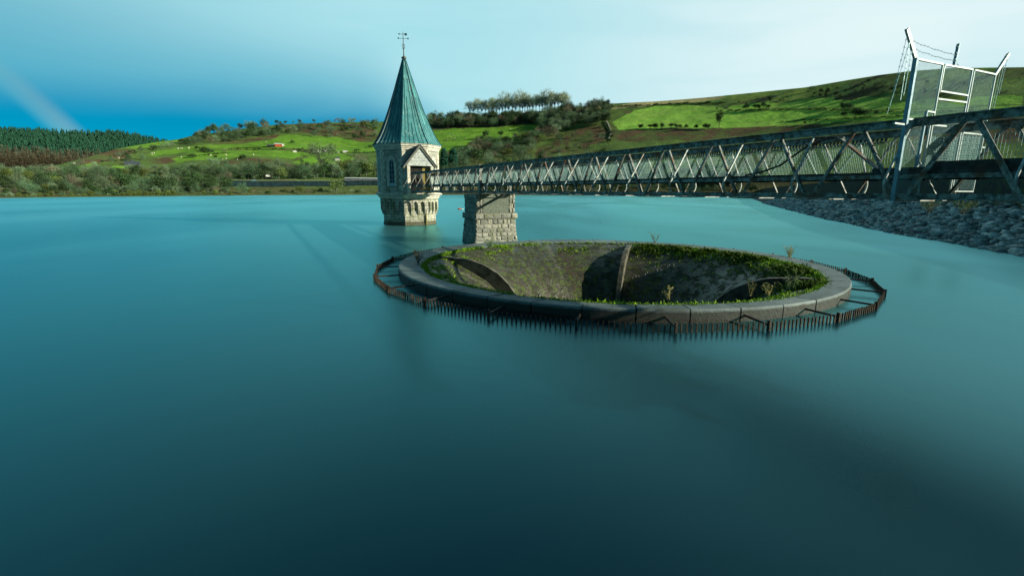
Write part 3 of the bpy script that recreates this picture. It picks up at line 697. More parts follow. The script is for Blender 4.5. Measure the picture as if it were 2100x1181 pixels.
# ------------------------------------------------------------------ the ring of iron bars round it
def build_rack():
    root = thing('trash_rack', (FC[0], FC[1], 0), 'many sided ring of short rusty iron bars standing in the water round the spillway', 'bar fence')
    RR = 13.3; N = 26; off = math.radians(-91); pts = [np.array([FC[0]+RR*math.cos(off+2*PI*k/N), FC[1]+.15+RR*math.sin(off+2*PI*k/N)]) for k in range(N)]
    bars = []
    for k in range(N):
        a, b_ = pts[k], pts[(k+1) % N]; d = (b_-a)/np.linalg.norm(b_-a); nn = np.array([-d[1], d[0]]); m = 18
        for q in range(1, m):
            p = a+(b_-a)*q/m; lean = random.gauss(0, .005); ht = .29+random.gauss(0, .008)
            bars.append((math.hypot(*p), p, d, nn, lean, ht))
        post = MB(); post.box((a[0], a[1], -.05), (.07, .11, .80), np.array([[*d, 0], [*nn, 0], [0, 0, 1]])); post.build('corner_post', 'rust', root, world_loc(root))
        r = (np.array(a)-FC); r /= np.linalg.norm(r); inner = FC+r*(RO-.03); outer = FC+r*(RR-.1); st = MB()
        st.bar((*inner, .22), (*outer, .20), .055, .07); st.build('strut', 'steel_dark', root, world_loc(root))
    rails = MB()
    for k in range(N):
        a, b_ = pts[k], pts[(k+1) % N]; rails.bar((*a, -.25), (*b_, -.25), .05, .09)
    rails.build('lower_rail', 'rust', root, world_loc(root))
    bars.sort(key=lambda q: q[0]); rest = MB()
    for i, (_, p, d, nn, lean, ht) in enumerate(bars):
        m = MB() if i < 100 else rest
        m.box((p[0]+lean, p[1], ht/2-.2), (.042, .050, ht+.4), np.array([[*d, 0], [*nn, 0], [0, 0, 1]]))
        if i < 100: m.build('bar', 'rust', root, world_loc(root))
    o = rest.build('far_bars', 'rust', root, world_loc(root)); o['kind'] = 'stuff'
build_rack()

# ================================================================== STONE PIER
def stone_face(mb, P, nrm, width, zs, minw=.45, maxw=1.0, gap=.012, prot=(.03, .09), u0=0.0):
    """rock faced stones in courses: P(u, z) -> point on the wall"""
    nrm = np.array(nrm, float)
    for z0, z1 in zip(zs[:-1], zs[1:]):
        u = u0
        while u < u0+width-.02:
            w = random.uniform(minw, maxw)
            if u0+width-(u+w) < minw*.6: w = u0+width-u
            a, b_, c, d = P(u+gap, z0+gap), P(u+w-gap, z0+gap), P(u+w-gap, z1-gap), P(u+gap, z1-gap)
            p = random.uniform(*prot); q = .045
            a2, b2, c2, d2 = [P(uu, zz_)+nrm*(p+random.uniform(-.02, .02)) for uu, zz_ in ((u+gap+q, z0+gap+q), (u+w-gap-q, z0+gap+q), (u+w-gap-q, z1-gap-q), (u+gap+q, z1-gap-q))]
            m = (a2+b2+c2+d2)/4+nrm*random.uniform(.0, .05)
            mb.add([a, b_, c, d, a2, b2, c2, d2, m], [(0, 1, 5, 4), (1, 2, 6, 5), (2, 3, 7, 6), (3, 0, 4, 7), (4, 5, 8), (5, 6, 8), (6, 7, 8), (7, 4, 8)])
            u += w
def build_pier():
    root = thing('stone_pier', B(18.15, 38.6, 0), 'rough stone block pier standing in the water and carrying the footbridge behind the spillway', 'pier')
    nN = np.array([*NV, 0]); nD = np.array([*DV, 0]); n0, n1, s0, s1 = 16.3, 20.05, 37.4, 40.0
    def bat(z): return .16*(1-z/2.07)
    base = MB(); up = MB(); strg = MB(); pan = MB()
    def tier(mb, z0, z1, f, core):
        zs = [B(n0-f(z0), s0-f(z0), z0), B(n1+f(z0), s0-f(z0), z0), B(n1+f(z0), s1+f(z0), z0), B(n0-f(z0), s1+f(z0), z0)]+[B(n0-f(z1), s0-f(z1), z1), B(n1+f(z1), s0-f(z1), z1), B(n1+f(z1), s1+f(z1), z1), B(n0-f(z1), s1+f(z1), z1)]
        core.hexa(zs)
    tier(base, -1.2, 2.07, bat, base)
    zc = [-.15, .20, .56, .90, 1.26, 1.62, 2.05]
    stone_face(base, lambda u, z: B(n0-bat(z)+u/(n1-n0)*(n1-n0+2*bat(z)), s0-bat(z), z), -nD, n1-n0, zc, .34, .75)
    stone_face(base, lambda u, z: B(n0-bat(z), s1+bat(z)-u, z), -nN, s1-s0, zc, .34, .75)
    stone_face(base, lambda u, z: B(n1+bat(z), s0-bat(z)+u, z), nN, s1-s0, zc)
    base.build('base', 'pier_stone', root, world_loc(root))
    g = .13
    strg.hexa([B(a, b_, z) for z in (2.08, 2.56) for a, b_ in ((n0-g, s0-g), (n1+g, s0-g), (n1+g, s1+g), (n0-g, s1+g))])
    stone_face(strg, lambda u, z: B(n0-g+u, s0-g, z), -nD, n1-n0+2*g, [2.10, 2.54], .5, 1.1)
    stone_face(strg, lambda u, z: B(n0-g, s1+g-u, z), -nN, s1-s0+2*g, [2.10, 2.54], .5, 1.1)
    stone_face(strg, lambda u, z: B(n1+g, s0-g+u, z), nN, s1-s0+2*g, [2.10, 2.54], .5, 1.1)
    strg.build('string_course', 'pier_stone', root, world_loc(root))
    f0 = lambda z: 0.0
    tier(up, 2.57, 4.18, lambda z: -.06, up)
    zu = [2.58, 2.98, 3.38, 3.78, 4.18]
    stone_face(up, lambda u, z: B(n0+u, s0+.04, z), -nD, .62, zu, .28, .4)
    stone_face(up, lambda u, z: B(n1-.58+u, s0+.04, z), -nD, .58, zu, .28, .4)
    stone_face(up, lambda u, z: B(n0+.04, s1-u, z), -nN, s1-s0, zu, .5, .9)
    stone_face(up, lambda u, z: B(n1-.04, s0+u, z), nN, s1-s0, zu, .5, .9)
    up.build('shaft', 'pier_stone', root, world_loc(root))
    pan.hexa([B(a, b_, z) for z in (2.57, 4.17) for a, b_ in ((n0+.66, s0+.015), (n1-.62, s0+.015), (n1-.62, s0+.2), (n0+.66, s0+.2))])
    pan.build('rendered_panel', 'render', root, world_loc(root))
build_pier()

# ================================================================== VALVE TOWER
TC = B(17.94, 63.5, 0)
PH0 = math.atan2(-DV[1], -DV[0])+math.radians(-3)
def octv(R, z, k): a = PH0+PI/8+k*PI/4; return np.array([TC[0]+R*math.cos(a), TC[1]+R*math.sin(a), z])
def octring(mb, prof, close=True):
    o = len(mb.v)
    for R, z in prof:
        for k in range(8): mb.v.append(tuple(octv(R, z, k)))
    n = len(prof)
    for i in range(n-1):
        for k in range(8): k2 = (k+1) % 8; mb.f.append((o+i*8+k, o+i*8+k2, o+(i+1)*8+k2, o+(i+1)*8+k))
    if close: mb.f.append(tuple(o+k for k in range(8))[::-1]); mb.f.append(tuple(o+(n-1)*8+k for k in range(8)))
AP = math.cos(PI/8)
def build_tower():
    root = thing('valve_tower', TC, 'octagonal pale stone valve tower with a tall pointed green copper roof standing in the lake', 'tower')
    L = world_loc(root)
    m = MB(); octring(m, [(3.62, -1.5), (3.56, .25), (3.48, .30), (3.48, 1.25), (3.52, 1.28), (3.52, 3.5)]); m.build('base', 'tower_base', root, L)
    RW = 4.02
    # arcade of corbels between base and shaft
    arc = MB(); wf = 2*4.0*math.tan(PI/8)*AP
    for k in range(8):
        a = PH0+k*PI/4; e = np.array([math.cos(a), math.sin(a)]); t = np.array([-e[1], e[0]])
        fn = lambda u, v, q: (TC[0]+e[0]*q+t[0]*u, TC[1]+e[1]*q+t[1]*u, v)
        half = 3.86*AP*math.tan(PI/8); nA = 3; pw = .30; aw = (2*half-pw*(nA+1))/nA
        poly = [(-half, 3.42), (-half, 1.95)]
        u = -half+pw
        for i in range(nA):
            poly += [(u, 1.95), (u, 2.70), (u+aw*.12, 2.90), (u+aw*.5, 3.12), (u+aw*.88, 2.90), (u+aw, 2.70), (u+aw, 1.95)]
            u += aw+pw
        poly += [(half, 1.95), (half, 3.42)]
        arc.prism(poly, fn, 3.50*AP, 3.84*AP)
        u = -half
        for i in range(nA+1):
            for st, (z0, z1, rr) in enumerate(((1.62, 1.95, 3.72), (1.34, 1.62, 3.61))):
                arc.hexa([fn(uu, zz_, q) for zz_ in (z0+.002, z1-.002) for uu, q in ((u+.01, 3.46*AP), (u+pw-.01, 3.46*AP), (u+pw-.01, rr*AP), (u+.01, rr*AP))])
            u += pw+aw
    o = arc.build('corbel_arcade', 'tower_base', root, L); fixnormals(o)
    m = MB(); octring(m, [(3.7, 3.42), (3.98, 3.44), (3.98, 3.62), (4.14, 3.70), (4.14, 3.80), (4.40, 3.92), (4.40, 4.05), (4.05, 4.20)]); m.build('ledge', 'tower_trim', root, L)
    ms = MB(); fa = PH0
    for (kk, f) in ((0, 1.0),):
        a0 = octv(4.43, 3.93, -1); a1 = octv(4.43, 3.93, 0)
        for i in range(90):
            p = a0+(a1-a0)*random.random(); s = random.uniform(.12, .3); p = p+np.array([-math.cos(PH0), -math.sin(PH0), 0])*random.uniform(0, .45)
            ms.box((p[0], p[1], 4.04+random.uniform(-.03, .04)), (s, s, .10))
    ms.build('moss_patch', 'mossy', root, L)
    m = MB(); octring(m, [(RW, 4.15), (RW, 9.45)]); m.build('shaft', 'tower_stone', root, L)
    # quoins and plinth
    q = MB()
    for k in range(8):
        for j, z in enumerate(np.arange(4.3, 9.3, .40)):
            ln = .55 if j % 2 else .34
            v = octv(RW+.05, 0, k)
            for sgn, kk in ((1, k), (-1, k+1)):
                a = PH0+kk*PI/4; e = np.array([math.cos(a), math.sin(a), 0]); t = np.array([-e[1], e[0], 0])
                c = v - e*.04 - (t*ln/2 if sgn == 1 else -t*ln/2); 
                q.box((c[0]-e[0]*.02, c[1]-e[1]*.02, z+.19), (ln, .14, .37), np.array([t, e, [0, 0, 1]]))
    q.build('quoin', 'tower_trim', root, L)
    m = MB(); octring(m, [(4.0, 9.40), (4.14, 9.42), (4.14, 9.58), (4.22, 9.60), (4.22, 9.74), (4.36, 9.84), (4.36, 10.0), (4.46, 10.06), (4.46, 10.13), (3.9, 10.15)]); m.build('cornice', 'tower_trim', root, L)
    prof = [(4.52, 10.16), (4.18, 10.55), (3.85, 11.05), (3.40, 11.85), (2.98, 12.75), (2.55, 13.75), (2.12, 14.85), (1.72, 16.0), (1.30, 17.2), (.95, 18.3), (.62, 19.3), (.36, 20.1), (.17, 20.7)]
    rf = MB(); octring(rf, prof); roof = rf.build('roof', 'copper', root, L)
    sm = MB()
    for k in range(8):
        for fr in [0]+[i/6 for i in range(1, 6)]:
            pts = []
            for R, z in prof:
                if fr and R < (2.6, .9, 1.7)[int(round(fr*6)) % 3]: break
                p = octv(R+.02, z, k)*(1-fr)+octv(R+.02, z, k+1)*fr; pts.append(p)
            wd = .08 if fr == 0 else .035
            for a, b_ in zip(pts[:-1], pts[1:]): sm.bar(a, b_, wd, wd*1.5, (p[0]-TC[0], p[1]-TC[1], .6))
    sm.build('standing_seams', 'seam', roof, L)
    fin = MB(); fin.tube([TC+(0, 0, 20.6), TC+(0, 0, 20.75), TC+(0, 0, 20.78), TC+(0, 0, 20.95), TC+(0, 0, 20.98), TC+(0, 0, 21.1)], [.17, .18, .30, .30, .14, .10], 10)
    fin.tube([TC+(0, 0, 21.0), TC+(0, 0, 23.9)], [.075, .03], 6); fin.build('finial', 'fin', root, L)
    vn = MB(); r1 = np.array([.99, .16, 0]); r2 = np.array([-.16, .99, 0])
    vn.bar(TC+(0, 0, 23.62)-r1*.48, TC+(0, 0, 23.62)+r1*.46, .04, .04); vn.box(TC+(0, 0, 23.62)+r1*.33, (.30, .03, .26), np.array([r1, r2, [0, 0, 1]]))
    vn.prism([(-.62, 0), (-.42, .11), (-.42, -.11)], lambda u, v, w_: TC+r1*u+np.array([0, 0, 23.62+v])+r2*w_, -.02, .02)
    for r_ in (r1, r2):
        vn.bar(TC+(0, 0, 23.12)-r_*.60, TC+(0, 0, 23.12)+r_*.60, .035, .035)
        for sg in (-1, 1): vn.box(TC+(0, 0, 23.14)+r_*.60*sg, (.13, .03, .20), np.array([r_, np.cross([0, 0, 1], r_), [0, 0, 1]]))
    for sg in (-1, 1):
        vn.tube([TC+(0, 0, 22.55), TC+(0, 0, 22.35)+r1*.16*sg, TC+(0, 0, 22.05)+r1*.14*sg, TC+(0, 0, 21.8)], .03, 4)
    vn.build('weather_vane', 'bronze', root, L)
    # lancet windows on the three faces either side
    for k in (-1, 1, 2, 3, 4, -2):
        a = PH0+k*PI/4; e = np.array([math.cos(a), math.sin(a)]); t = np.array([-e[1], e[0]]); q0 = RW*AP
        fn = lambda u, v, q: (TC[0]+e[0]*q+t[0]*u, TC[1]+e[1]*q+t[1]*u, v)
        def lancet(hw, z0, zs, zt): return [(-hw, z0), (hw, z0), (hw, zs), (hw*.82, zs+(zt-zs)*.45), (hw*.45, zs+(zt-zs)*.80), (0, zt), (-hw*.45, zs+(zt-zs)*.80), (-hw*.82, zs+(zt-zs)*.45), (-hw, zs)]
        outer, inner, pane = lancet(.70, 4.95, 7.7, 8.75), lancet(.42, 4.95, 7.6, 8.35), lancet(.33, 5.05, 7.6, 8.22)
        def ringprism(mb, A, Bp, qa, qb):
            n = len(A); V = [fn(*p, qa) for p in A]+[fn(*p, qa) for p in Bp]+[fn(*p, qb) for p in A]+[fn(*p, qb) for p in Bp]; fs = []
            for i in range(n):
                j = (i+1) % n; fs += [(2*n+i, 2*n+j, 3*n+j, 3*n+i), (i, n+i, n+j, j), (i, j, 2*n+j, 2*n+i), (n+i, 3*n+i, 3*n+j, n+j)]
            mb.add(V, fs)
        W = MB(); ringprism(W, outer, inner, q0-.02, q0+.12); wo = W.build('window', 'tower_trim', root, L); fixnormals(wo)
        Fm = MB(); ringprism(Fm, inner, pane, q0+.02, q0+.07)
        for u in (0,): Fm.hexa([fn(uu, zz_, q) for zz_ in (5.06, 8.2) for uu, q in ((-.02, q0+.025), (.02, q0+.025), (.02, q0+.055), (-.02, q0+.055))])
        for z in (5.75, 6.35, 6.95, 7.5): Fm.hexa([fn(uu, zz_, q) for zz_ in (z, z+.035) for uu, q in ((-.33, q0+.028), (.33, q0+.028), (.33, q0+.052), (-.33, q0+.052))])
        Fm.hexa([fn(uu, zz_, q) for zz_ in (5.05, 5.35) for uu, q in ((-.40, q0+.03), (.40, q0+.03), (.40, q0+.09), (-.40, q0+.09))])
        fixnormals(Fm.build('frame', 'frame_blue', wo, L))
        G = MB(); G.prism(pane, fn, q0+.004, q0+.02); fixnormals(G.build('pane', 'glass', wo, L))
    # porch
    P = lambda n, s, z: B(n, s, z)
    nc, s0, s1 = 18.2, 58.75, 60.6
    for n in (16.55, 19.55):
        pr = MB(); pr.hexa([P(a, b_, z) for z in (4.12, 7.42) for a, b_ in ((n-.02, s0+.12), (n+.34, s0+.12), (n+.34, s0+.5), (n-.02, s0+.5))]); pr.build('porch_post', 'tower_trim', root, L)
    for n in (16.55, 19.57):
        pr = MB(); pr.hexa([P(a, b_, z) for z in (4.12, 7.42) for a, b_ in ((n, s0+.52), (n+.30, s0+.52), (n+.30, s1), (n, s1))]); pr.build('porch_wall', 'tower_trim', root, L)
    sl = MB(); sl.hexa([P(a, b_, z) for z in (3.95, 4.11) for a, b_ in ((16.4, s0-.1), (20.0, s0-.1), (20.0, s1), (16.4, s1))]); sl.build('porch_floor', 'tower_trim', root, L)
    d = MB(); d.hexa([P(a, b_, z) for z in (4.12, 7.40) for a, b_ in ((16.9, 59.42), (18.55, 59.42), (18.55, 59.5), (16.9, 59.5))]); d.build('door', 'dark_in', root, L)  # near-black slab on the tower wall, painting in the shade of the doorway
    d = MB(); d.hexa([P(a, b_, z) for z in (4.12, 7.40) for a, b_ in ((18.58, 59.40), (19.5, 59.40), (19.5, 59.5), (18.58, 59.5))]); d.build('door_reveal', 'ochre', root, L)
    pd = MB()
    for i in range(7):
        z0 = 7.44+i*.32; z1 = z0+.30; w0 = 1.75*(9.62-z0)/2.2; w1 = max(1.75*(9.62-z1)/2.2, .02)
        pd.hexa([P(nc-w0, s0+.14, z0), P(nc+w0, s0+.14, z0), P(nc+w0, s0+.24, z0), P(nc-w0, s0+.24, z0), P(nc-w1, s0+.14, z1), P(nc+w1, s0+.14, z1), P(nc+w1, s0+.24, z1), P(nc-w1, s0+.24, z1)])
    pd.build('gable_boards', 'wood_pale', root, L)
    bb = MB(); gr = MB()
    for sg in (-1, 1):
        a = P(nc+sg*2.16, s0, 7.26); b_ = P(nc, s0, 9.92)
        nrm = np.cross(b_-a, np.array([*DV, 0])); nrm /= np.linalg.norm(nrm); nrm = nrm*(1 if nrm[2] > 0 else -1)
        bb.add([a, b_, b_-(0, 0, .30), a-(0, 0, .26)*np.array(1.0)+np.array([0, 0, .0])]+[q+np.array([*DV, 0])*.1 for q in (a, b_, b_-(0, 0, .30), a-(0, 0, .26))], [(0, 1, 2, 3), (4, 7, 6, 5), (0, 4, 5, 1), (1, 5, 6, 2), (2, 6, 7, 3), (3, 7, 4, 0)])
        e1 = np.array([*DV, 0])*2.3
        gr.add([a-np.array([*DV, 0])*.06+nrm*.003, b_-np.array([*DV, 0])*.06+nrm*.003, b_+e1+nrm*.003, a+e1+nrm*.003]+[q+nrm*.09 for q in (a-np.array([*DV, 0])*.06, b_-np.array([*DV, 0])*.06, b_+e1, a+e1)], [(0, 1, 2, 3), (4, 7, 6, 5), (0, 4, 5, 1), (1, 5, 6, 2), (2, 6, 7, 3), (3, 7, 4, 0)])
    fixnormals(bb.build('bargeboards', 'wood_grey', root, L)); fixnormals(gr.build('porch_roof', 'slate', root, L))
    pp = MB(); a = octv(3.6, 0, 0); pp.tube([(a[0], a[1], -.6), (a[0], a[1], 1.5)], .09, 8); pp.build('gauge_pipe', 'ochre', root, L)
build_tower()

# ================================================================== FOOTBRIDGE
N1, N2, ZB, ZT, PAN = 16.75, 19.35, 4.30, 6.56, 2.68
SA, SB = -2.0, 58.3
NODES = [9.9+PAN*k for k in range(-4, 19)]
def build_bridge():
    root = thing('footbridge', B(18.05, 30, ZB), 'long grey steel lattice footbridge running from the bank past the spillway to the valve tower', 'bridge'); L = world_loc(root)
    def part(mb, name, m, par=None): return mb.build(name, m, par or root, L)
    def sbar(mb, n0, n1, z0, z1, s0, s1): mb.hexa([B(a, b_, z) for z in (z0, z1) for a, b_ in ((n0, s0), (n1, s0), (n1, s1), (n0, s1))])
    for side, n, sg in ((0, N1, -1), (1, N2, 1)):
        tcd = MB(); bcd = MB(); dbm = MB()
        sbar(tcd, n-.012, n+.012, 6.37, 6.545, SA, SB)                         # web
        sbar(tcd, n-.11, n+.11, 6.547, 6.575, SA, SB)                          # top flange
        sbar(tcd, n-.10 if sg < 0 else n-.02, n+.02 if sg < 0 else n+.10, 6.335, 6.367, SA, SB)
        for s in np.arange(SA+.2, SB, .42): tcd.box(B(n+sg*.02, s, 6.46+.03*((s*7) % 2-1)), (.035, .035, .035))
        part(tcd, 'top_chord', 'steel')
        if side:
            bt = MB()
            for s in np.arange(9.0, SB, .13): bt.box(B(n-.05, s, 6.27), (.02, .07, .13), np.array([[*NV, 0], [*DV, 0], [0, 0, 1]]))
            sbar(bt, n-.07, n-.03, 6.16, 6.20, 9.0, SB); part(bt, 'lacing', 'steel_dark')
        sbar(bcd, n-.012, n+.012, 4.33, 4.475, SA, SB)
        sbar(bcd, n-.15 if sg < 0 else n-.02, n+.02 if sg < 0 else n+.15, 4.30, 4.328, SA, SB)
        for s in np.arange(SA+.2, SB, .36): bcd.box(B(n+sg*.02, s, 4.40), (.035, .035, .035))
        part(bcd, 'bottom_chord', 'steel')
        nn = n-sg*.10
        sbar(dbm, nn-.03, nn+.03, 4.90, 5.03, SA, SB); part(dbm, 'deck_beam', 'steel')
        kb = MB(); sbar(kb, nn-.05, nn+.05, 5.032, 5.10, SA, SB); part(kb, 'deck_edge', 'steel_dark')
        if not side:
            kp = MB(); sbar(kp, nn-.02, nn+.02, 5.103, 5.36, SA, 6.7); sbar(kp, nn-.02, nn+.02, 5.103, 5.22, 6.7, 8.1); part(kp, 'kick_plate', 'steel_dark')
    dk = MB(); sbar(dk, N1+.16, N2-.16, 5.035, 5.07, SA, SB)
    for s in np.arange(SA+.3, SB, 1.34): sbar(dk, N1+.14, N2-.14, 4.88, 5.033, s, s+.08)
    part(dk, 'deck', 'deck')
    for i, s in enumerate(NODES):
        for side, n, sg in ((0, N1, -1), (1, N2, 1)):
            if i < len(NODES)-1:
                for a, b_, pk in ((s+.17, 4.44, s+PAN/2-.06), (s+PAN-.17, 4.44, s+PAN/2+.12)):
                    if a > SB-.1: continue
                    d = MB(); w_ = .082 if s > 6 else .13
                    o1 = (-.03 if a < pk else .02)*1.0
                    d.bar(B(n+sg*(.03+o1*.5), a, b_), B(n+sg*(.03+o1*.5), pk, 6.44), w_, .02, (*NV, 0)); d.bar(B(n+sg*(.03+o1*.5)-sg*.045, a-.045, b_), B(n+sg*(.03+o1*.5)-sg*.045, pk-.045, 6.44), .016, .075, (*NV, 0))
                    part(d, 'diagonal_brace', 'steel')
        if s > SB: continue
        hp = [(0, 6.44), (.12, 6.27), (.30, 5.98), (.60, 5.48), (.86, 5.10), (.98, 4.92), (1.02, 4.76), (.98, 4.60), (.89, 4.48), (.74, 4.38), (.52, 4.30), (.25, 4.27), (-.10, 4.265)]
        pl = [(N1-a, z) for a, z in hp]+[(N2+a, z) for a, z in hp[::-1]]
        c = MB(); pl = np.array(pl)
        tng = np.gradient(pl, axis=0); tng /= np.linalg.norm(tng, axis=1)[:, None]; nr = np.stack([-tng[:, 1], tng[:, 0]], 1)
        V = []
        for (pn, pz), (qn, qz) in zip(pl, nr):
            for wa, sa in ((-.024, -.028), (.024, -.028), (.024, .028), (-.024, .028)): V.append(B(pn+qn*wa, s+sa, pz+qz*wa))
        m = len(pl); fs = [(i2*4+k, i2*4+(k+1) % 4, (i2+1)*4+(k+1) % 4, (i2+1)*4+k) for i2 in range(m-1) for k in range(4)]+[(0, 3, 2, 1), (m*4-4, m*4-3, m*4-2, m*4-1)]
        c.add(V, fs); fixnormals(part(c, 'outrigger_frame', 'steel_light'))
    for side, n in ((0, N1+.2), (1, N2-.2)):
        if side == 0: continue
        ms = MB()
        for s in np.arange(9.4, SB, .062): ms.box(B(n, s, 5.66), (.008, .009, 1.12), np.array([[*NV, 0], [*DV, 0], [0, 0, 1]]))
        for s in np.arange(SA, 9.4, .085): ms.box(B(n, s, 5.66), (.008, .009, 1.12), np.array([[*NV, 0], [*DV, 0], [0, 0, 1]]))
        for z in np.arange(5.16, 6.24, .15): sbar(ms, n-.013, n-.005, z-.003, z+.003, SA, SB)
        part(ms, 'wire_screen', 'wire')
        for s in NODES[4:]:
            br = MB(); br.bar(B(n+.06, s+.5, 5.1), B(n+.06, s-.25, 6.3), .03, .03); part(br, 'screen_brace', 'galv'); br = MB(); br.bar(B(n+.05, s+1.2, 5.1), B(n+.05, s+1.9, 6.3), .025, .025); part(br, 'screen_brace', 'galv')
    # end post above the pier
    for n in (N1-.12, N2+.12):
        ep = MB(); sbar(ep, n-.10, n+.10, 4.19, 6.60, 37.15, 37.42); sbar(ep, n-.14, n+.14, 4.10, 4.186, 36.95, 37.62); part(ep, 'end_post', 'steel')
    # anti climb rail: curved, spiked
    cr = MB(); pts = [B(17.12, s, z) for s, z in ((12.7, 5.13), (12.0, 5.24), (11.3, 5.45), (10.8, 5.78), (10.4, 6.05), (9.9, 6.24), (9.4, 6.30))]
    cr.tube(pts, .035, 6)
    for a, b_ in zip(pts[:-1], pts[1:]):
        for q in np.linspace(0, 1, 5): p = a+(b_-a)*q; cr.box(p+(0, 0, .04), (.02, .02, .07))
    part(cr, 'spiked_rail', 'steel_dark')
    cp = MB(); cp.bar(B(17.12, 9.35, 6.28), B(17.12, 8.02, 5.16), .05, .24, (*NV, 0)); cp.bar(B(17.12, 9.6, 6.34), B(17.12, 9.2, 6.26), .05, .10, (*NV, 0)); part(cp, 'stay_plate', 'steel')
build_bridge()

# ================================================================== SECURITY GATE
def Qs(x, y, s):
    r = ray(x, y); t = s/(r[:2]@DV); return r[:2]@NV*t, H+r[2]*t
def build_gate():
    SG = 7.15; root = thing('security_gate', B(18.7, SG, 5.1), 'tall galvanised mesh gate with barbed wire arms across the near footbridge end', 'gate'); L = world_loc(root)
    AX = np.array([[*NV, 0], [*DV, 0], [0, 0, 1]])
    def mem(name, a, b_, w_=.06, t_=.05, m='galv', par=None):
        o = MB(); A, C_ = B(a[0], SG+(a[2] if len(a) > 2 else 0), a[1]), B(b_[0], SG+(b_[2] if len(b_) > 2 else 0), b_[1]); o.bar(A, C_, w_, t_, (*DV, 0)); return o.build(name, m, par or root, L)
    mem('post', (16.20, 4.25), (16.20, 8.09), .10, .10, 'frame_blue' if False else 'galvpost')
    mem('post', (17.20, 4.30), (17.28, 6.80), .06, .07, 'galvpost')
    for a, b_ in (((16.29, 4.40), (16.29, 8.06)), ((17.76, 5.9), (17.76, 8.10)), ((17.30, 5.25), (17.30, 6.80)), ((17.86, 7.36), (17.86, 8.10)), ((19.66, 4.5), (19.66, 8.2)), ((19.80, 4.5), (19.80, 8.2)), ((21.34, 4.52), (21.34, 8.22)), ((17.62, 4.3), (17.62, 6.72))):
        mem('frame_bar', a, b_, .036, .045)
    for a, b_ in (((16.25, 8.07), (17.75, 8.11)), ((17.86, 8.11), (19.66, 8.19)), ((19.8, 8.19), (21.37, 8.23)), ((17.86, 7.40), (19.64, 7.44)), ((17.80, 7.18), (19.64, 7.24)), ((16.29, 6.52), (17.2, 6.53)), ((17.3, 6.80), (17.74, 6.80)), ((17.7, 6.45), (18.6, 6.47)), ((19.8, 6.35), (21.3, 6.37)), ((15.60, 6.36), (16.14, 6.36)), ((21.38, 5.98), (22.0, 5.98)), ((19.8, 4.55), (21.34, 4.55))):
        mem('frame_bar', a, b_, .045, .055)
    def panel(n0, n1, z0, z1, dn=.036, dz=.036, t=.0026):
        o = MB()
        for n in np.arange(n0+dn/2, n1, dn): o.box(B(n, SG, (z0+z1)/2), (t, t, z1-z0), AX)
        for z in np.arange(z0+dz/2, z1, dz): o.box(B((n0+n1)/2, SG+.006, z), (n1-n0, t, t), AX)
        o.build('mesh_panel', 'mesh', root, L)
    panel(16.32, 17.73, 6.55, 8.05); panel(16.32, 17.18, 4.42, 6.49)
    panel(17.9, 19.63, 7.46, 8.13); panel(17.8, 19.63, 5.1, 7.14); panel(19.83, 21.31, 4.6, 8.17)
    def plate(n0, n1, z0, z1):
        o = MB()
        for n in np.arange(n0, n1, .10): o.box(B(n+.05, SG+.03, (z0+z1)/2), (.024, .01, z1-z0), AX)
        for j, z in enumerate(np.arange(z0+.05, z1, .075)): o.box(B((n0+n1)/2, SG+.04, z), (n1-n0, .01, .020), AX)
        o.build('lattice_plate', 'mesh', root, L)
    plate(19.85, 21.28, 5.15, 6.3); plate(17.8, 19.6, 5.15, 6.15)
    l0 = (16.20, 8.09); lq = Qs(1861, 60, SG); m0 = (18.50, 8.15); mq = Qs(1968, 90, SG); r0 = (21.36, 8.24); rq = Qs(2070, 110, SG)
    arms = []
    for (a, q, nm) in ((l0, lq, .12), (m0, mq, .09), (r0, rq, .10)):
        o = MB(); A, C_ = B(a[0], SG, a[1]), B(q[0], SG, q[1]); o.bar(A, C_, nm, .03, (*DV, 0)); o.bar(A+(.0, .0, .0)+np.array([*DV, 0])*.03, C_+np.array([*DV, 0])*.03, .025, .07, (*DV, 0))
        for f in (.3, .58, .85): p = A+(C_-A)*f; o.box(p+np.array([*DV, 0])*.02-np.array([*NV, 0])*.05, (.06, .05, .03), AX)
        o.build('wire_arm', 'galvpost' if a is m0 else 'galv', root, L); arms.append((A, C_))
    def barbed(a, b_, sag, n=14):
        wr = MB()
        pts = [a+(b_-a)*i/n+np.array([0, 0, -sag*4*(i/n)*(1-i/n)+.01*math.sin(i*1.7)]) for i in range(n+1)]
        wr.tube(pts, .0065, 4)
        for p in pts[1:-1]:
            for d in ((.02, 0, .025), (-.015, .02, .022)): wr.tube([p-np.array(d), p+np.array(d)], .0045, 3)
        wr.build('barbed_wire', 'wire', root, L)
    for f, g in ((.62, .48), (.33, .22)): barbed(arms[0][0]+(arms[0][1]-arms[0][0])*f, arms[1][0]+(arms[1][1]-arms[1][0])*g, .03)
    barbed(arms[1][0]+(arms[1][1]-arms[1][0])*.15, arms[1][0]+np.array([*NV, 0])*.5+(0, 0, .02), .02, 5)
    for f, dx, ln in ((.85, -.15, 1.5), (.60, -.28, 1.9), (.60, -.02, 1.5), (.32, -.05, 1.2)):
        p = arms[0][0]+(arms[0][1]-arms[0][0])*f; barbed(p-np.array([*NV, 0])*.05, p+np.array([*NV, 0])*dx*2.2+np.array([0, 0, -ln]), .02, 9)
    for f, ln in ((.4, 1.3), (.65, 1.5), (.9, 1.2)):
        p = arms[2][0]+(arms[2][1]-arms[2][0])*f; barbed(p, p+np.array([*NV, 0])*-.1+np.array([0, 0, -ln]), .01, 8)
M['galvpost'] = metal_mat('bluish_galvanised_post', (.20, .33, .40), (.13, .24, .30), (.10, .13, .14), .3, .5, .3)
build_gate()

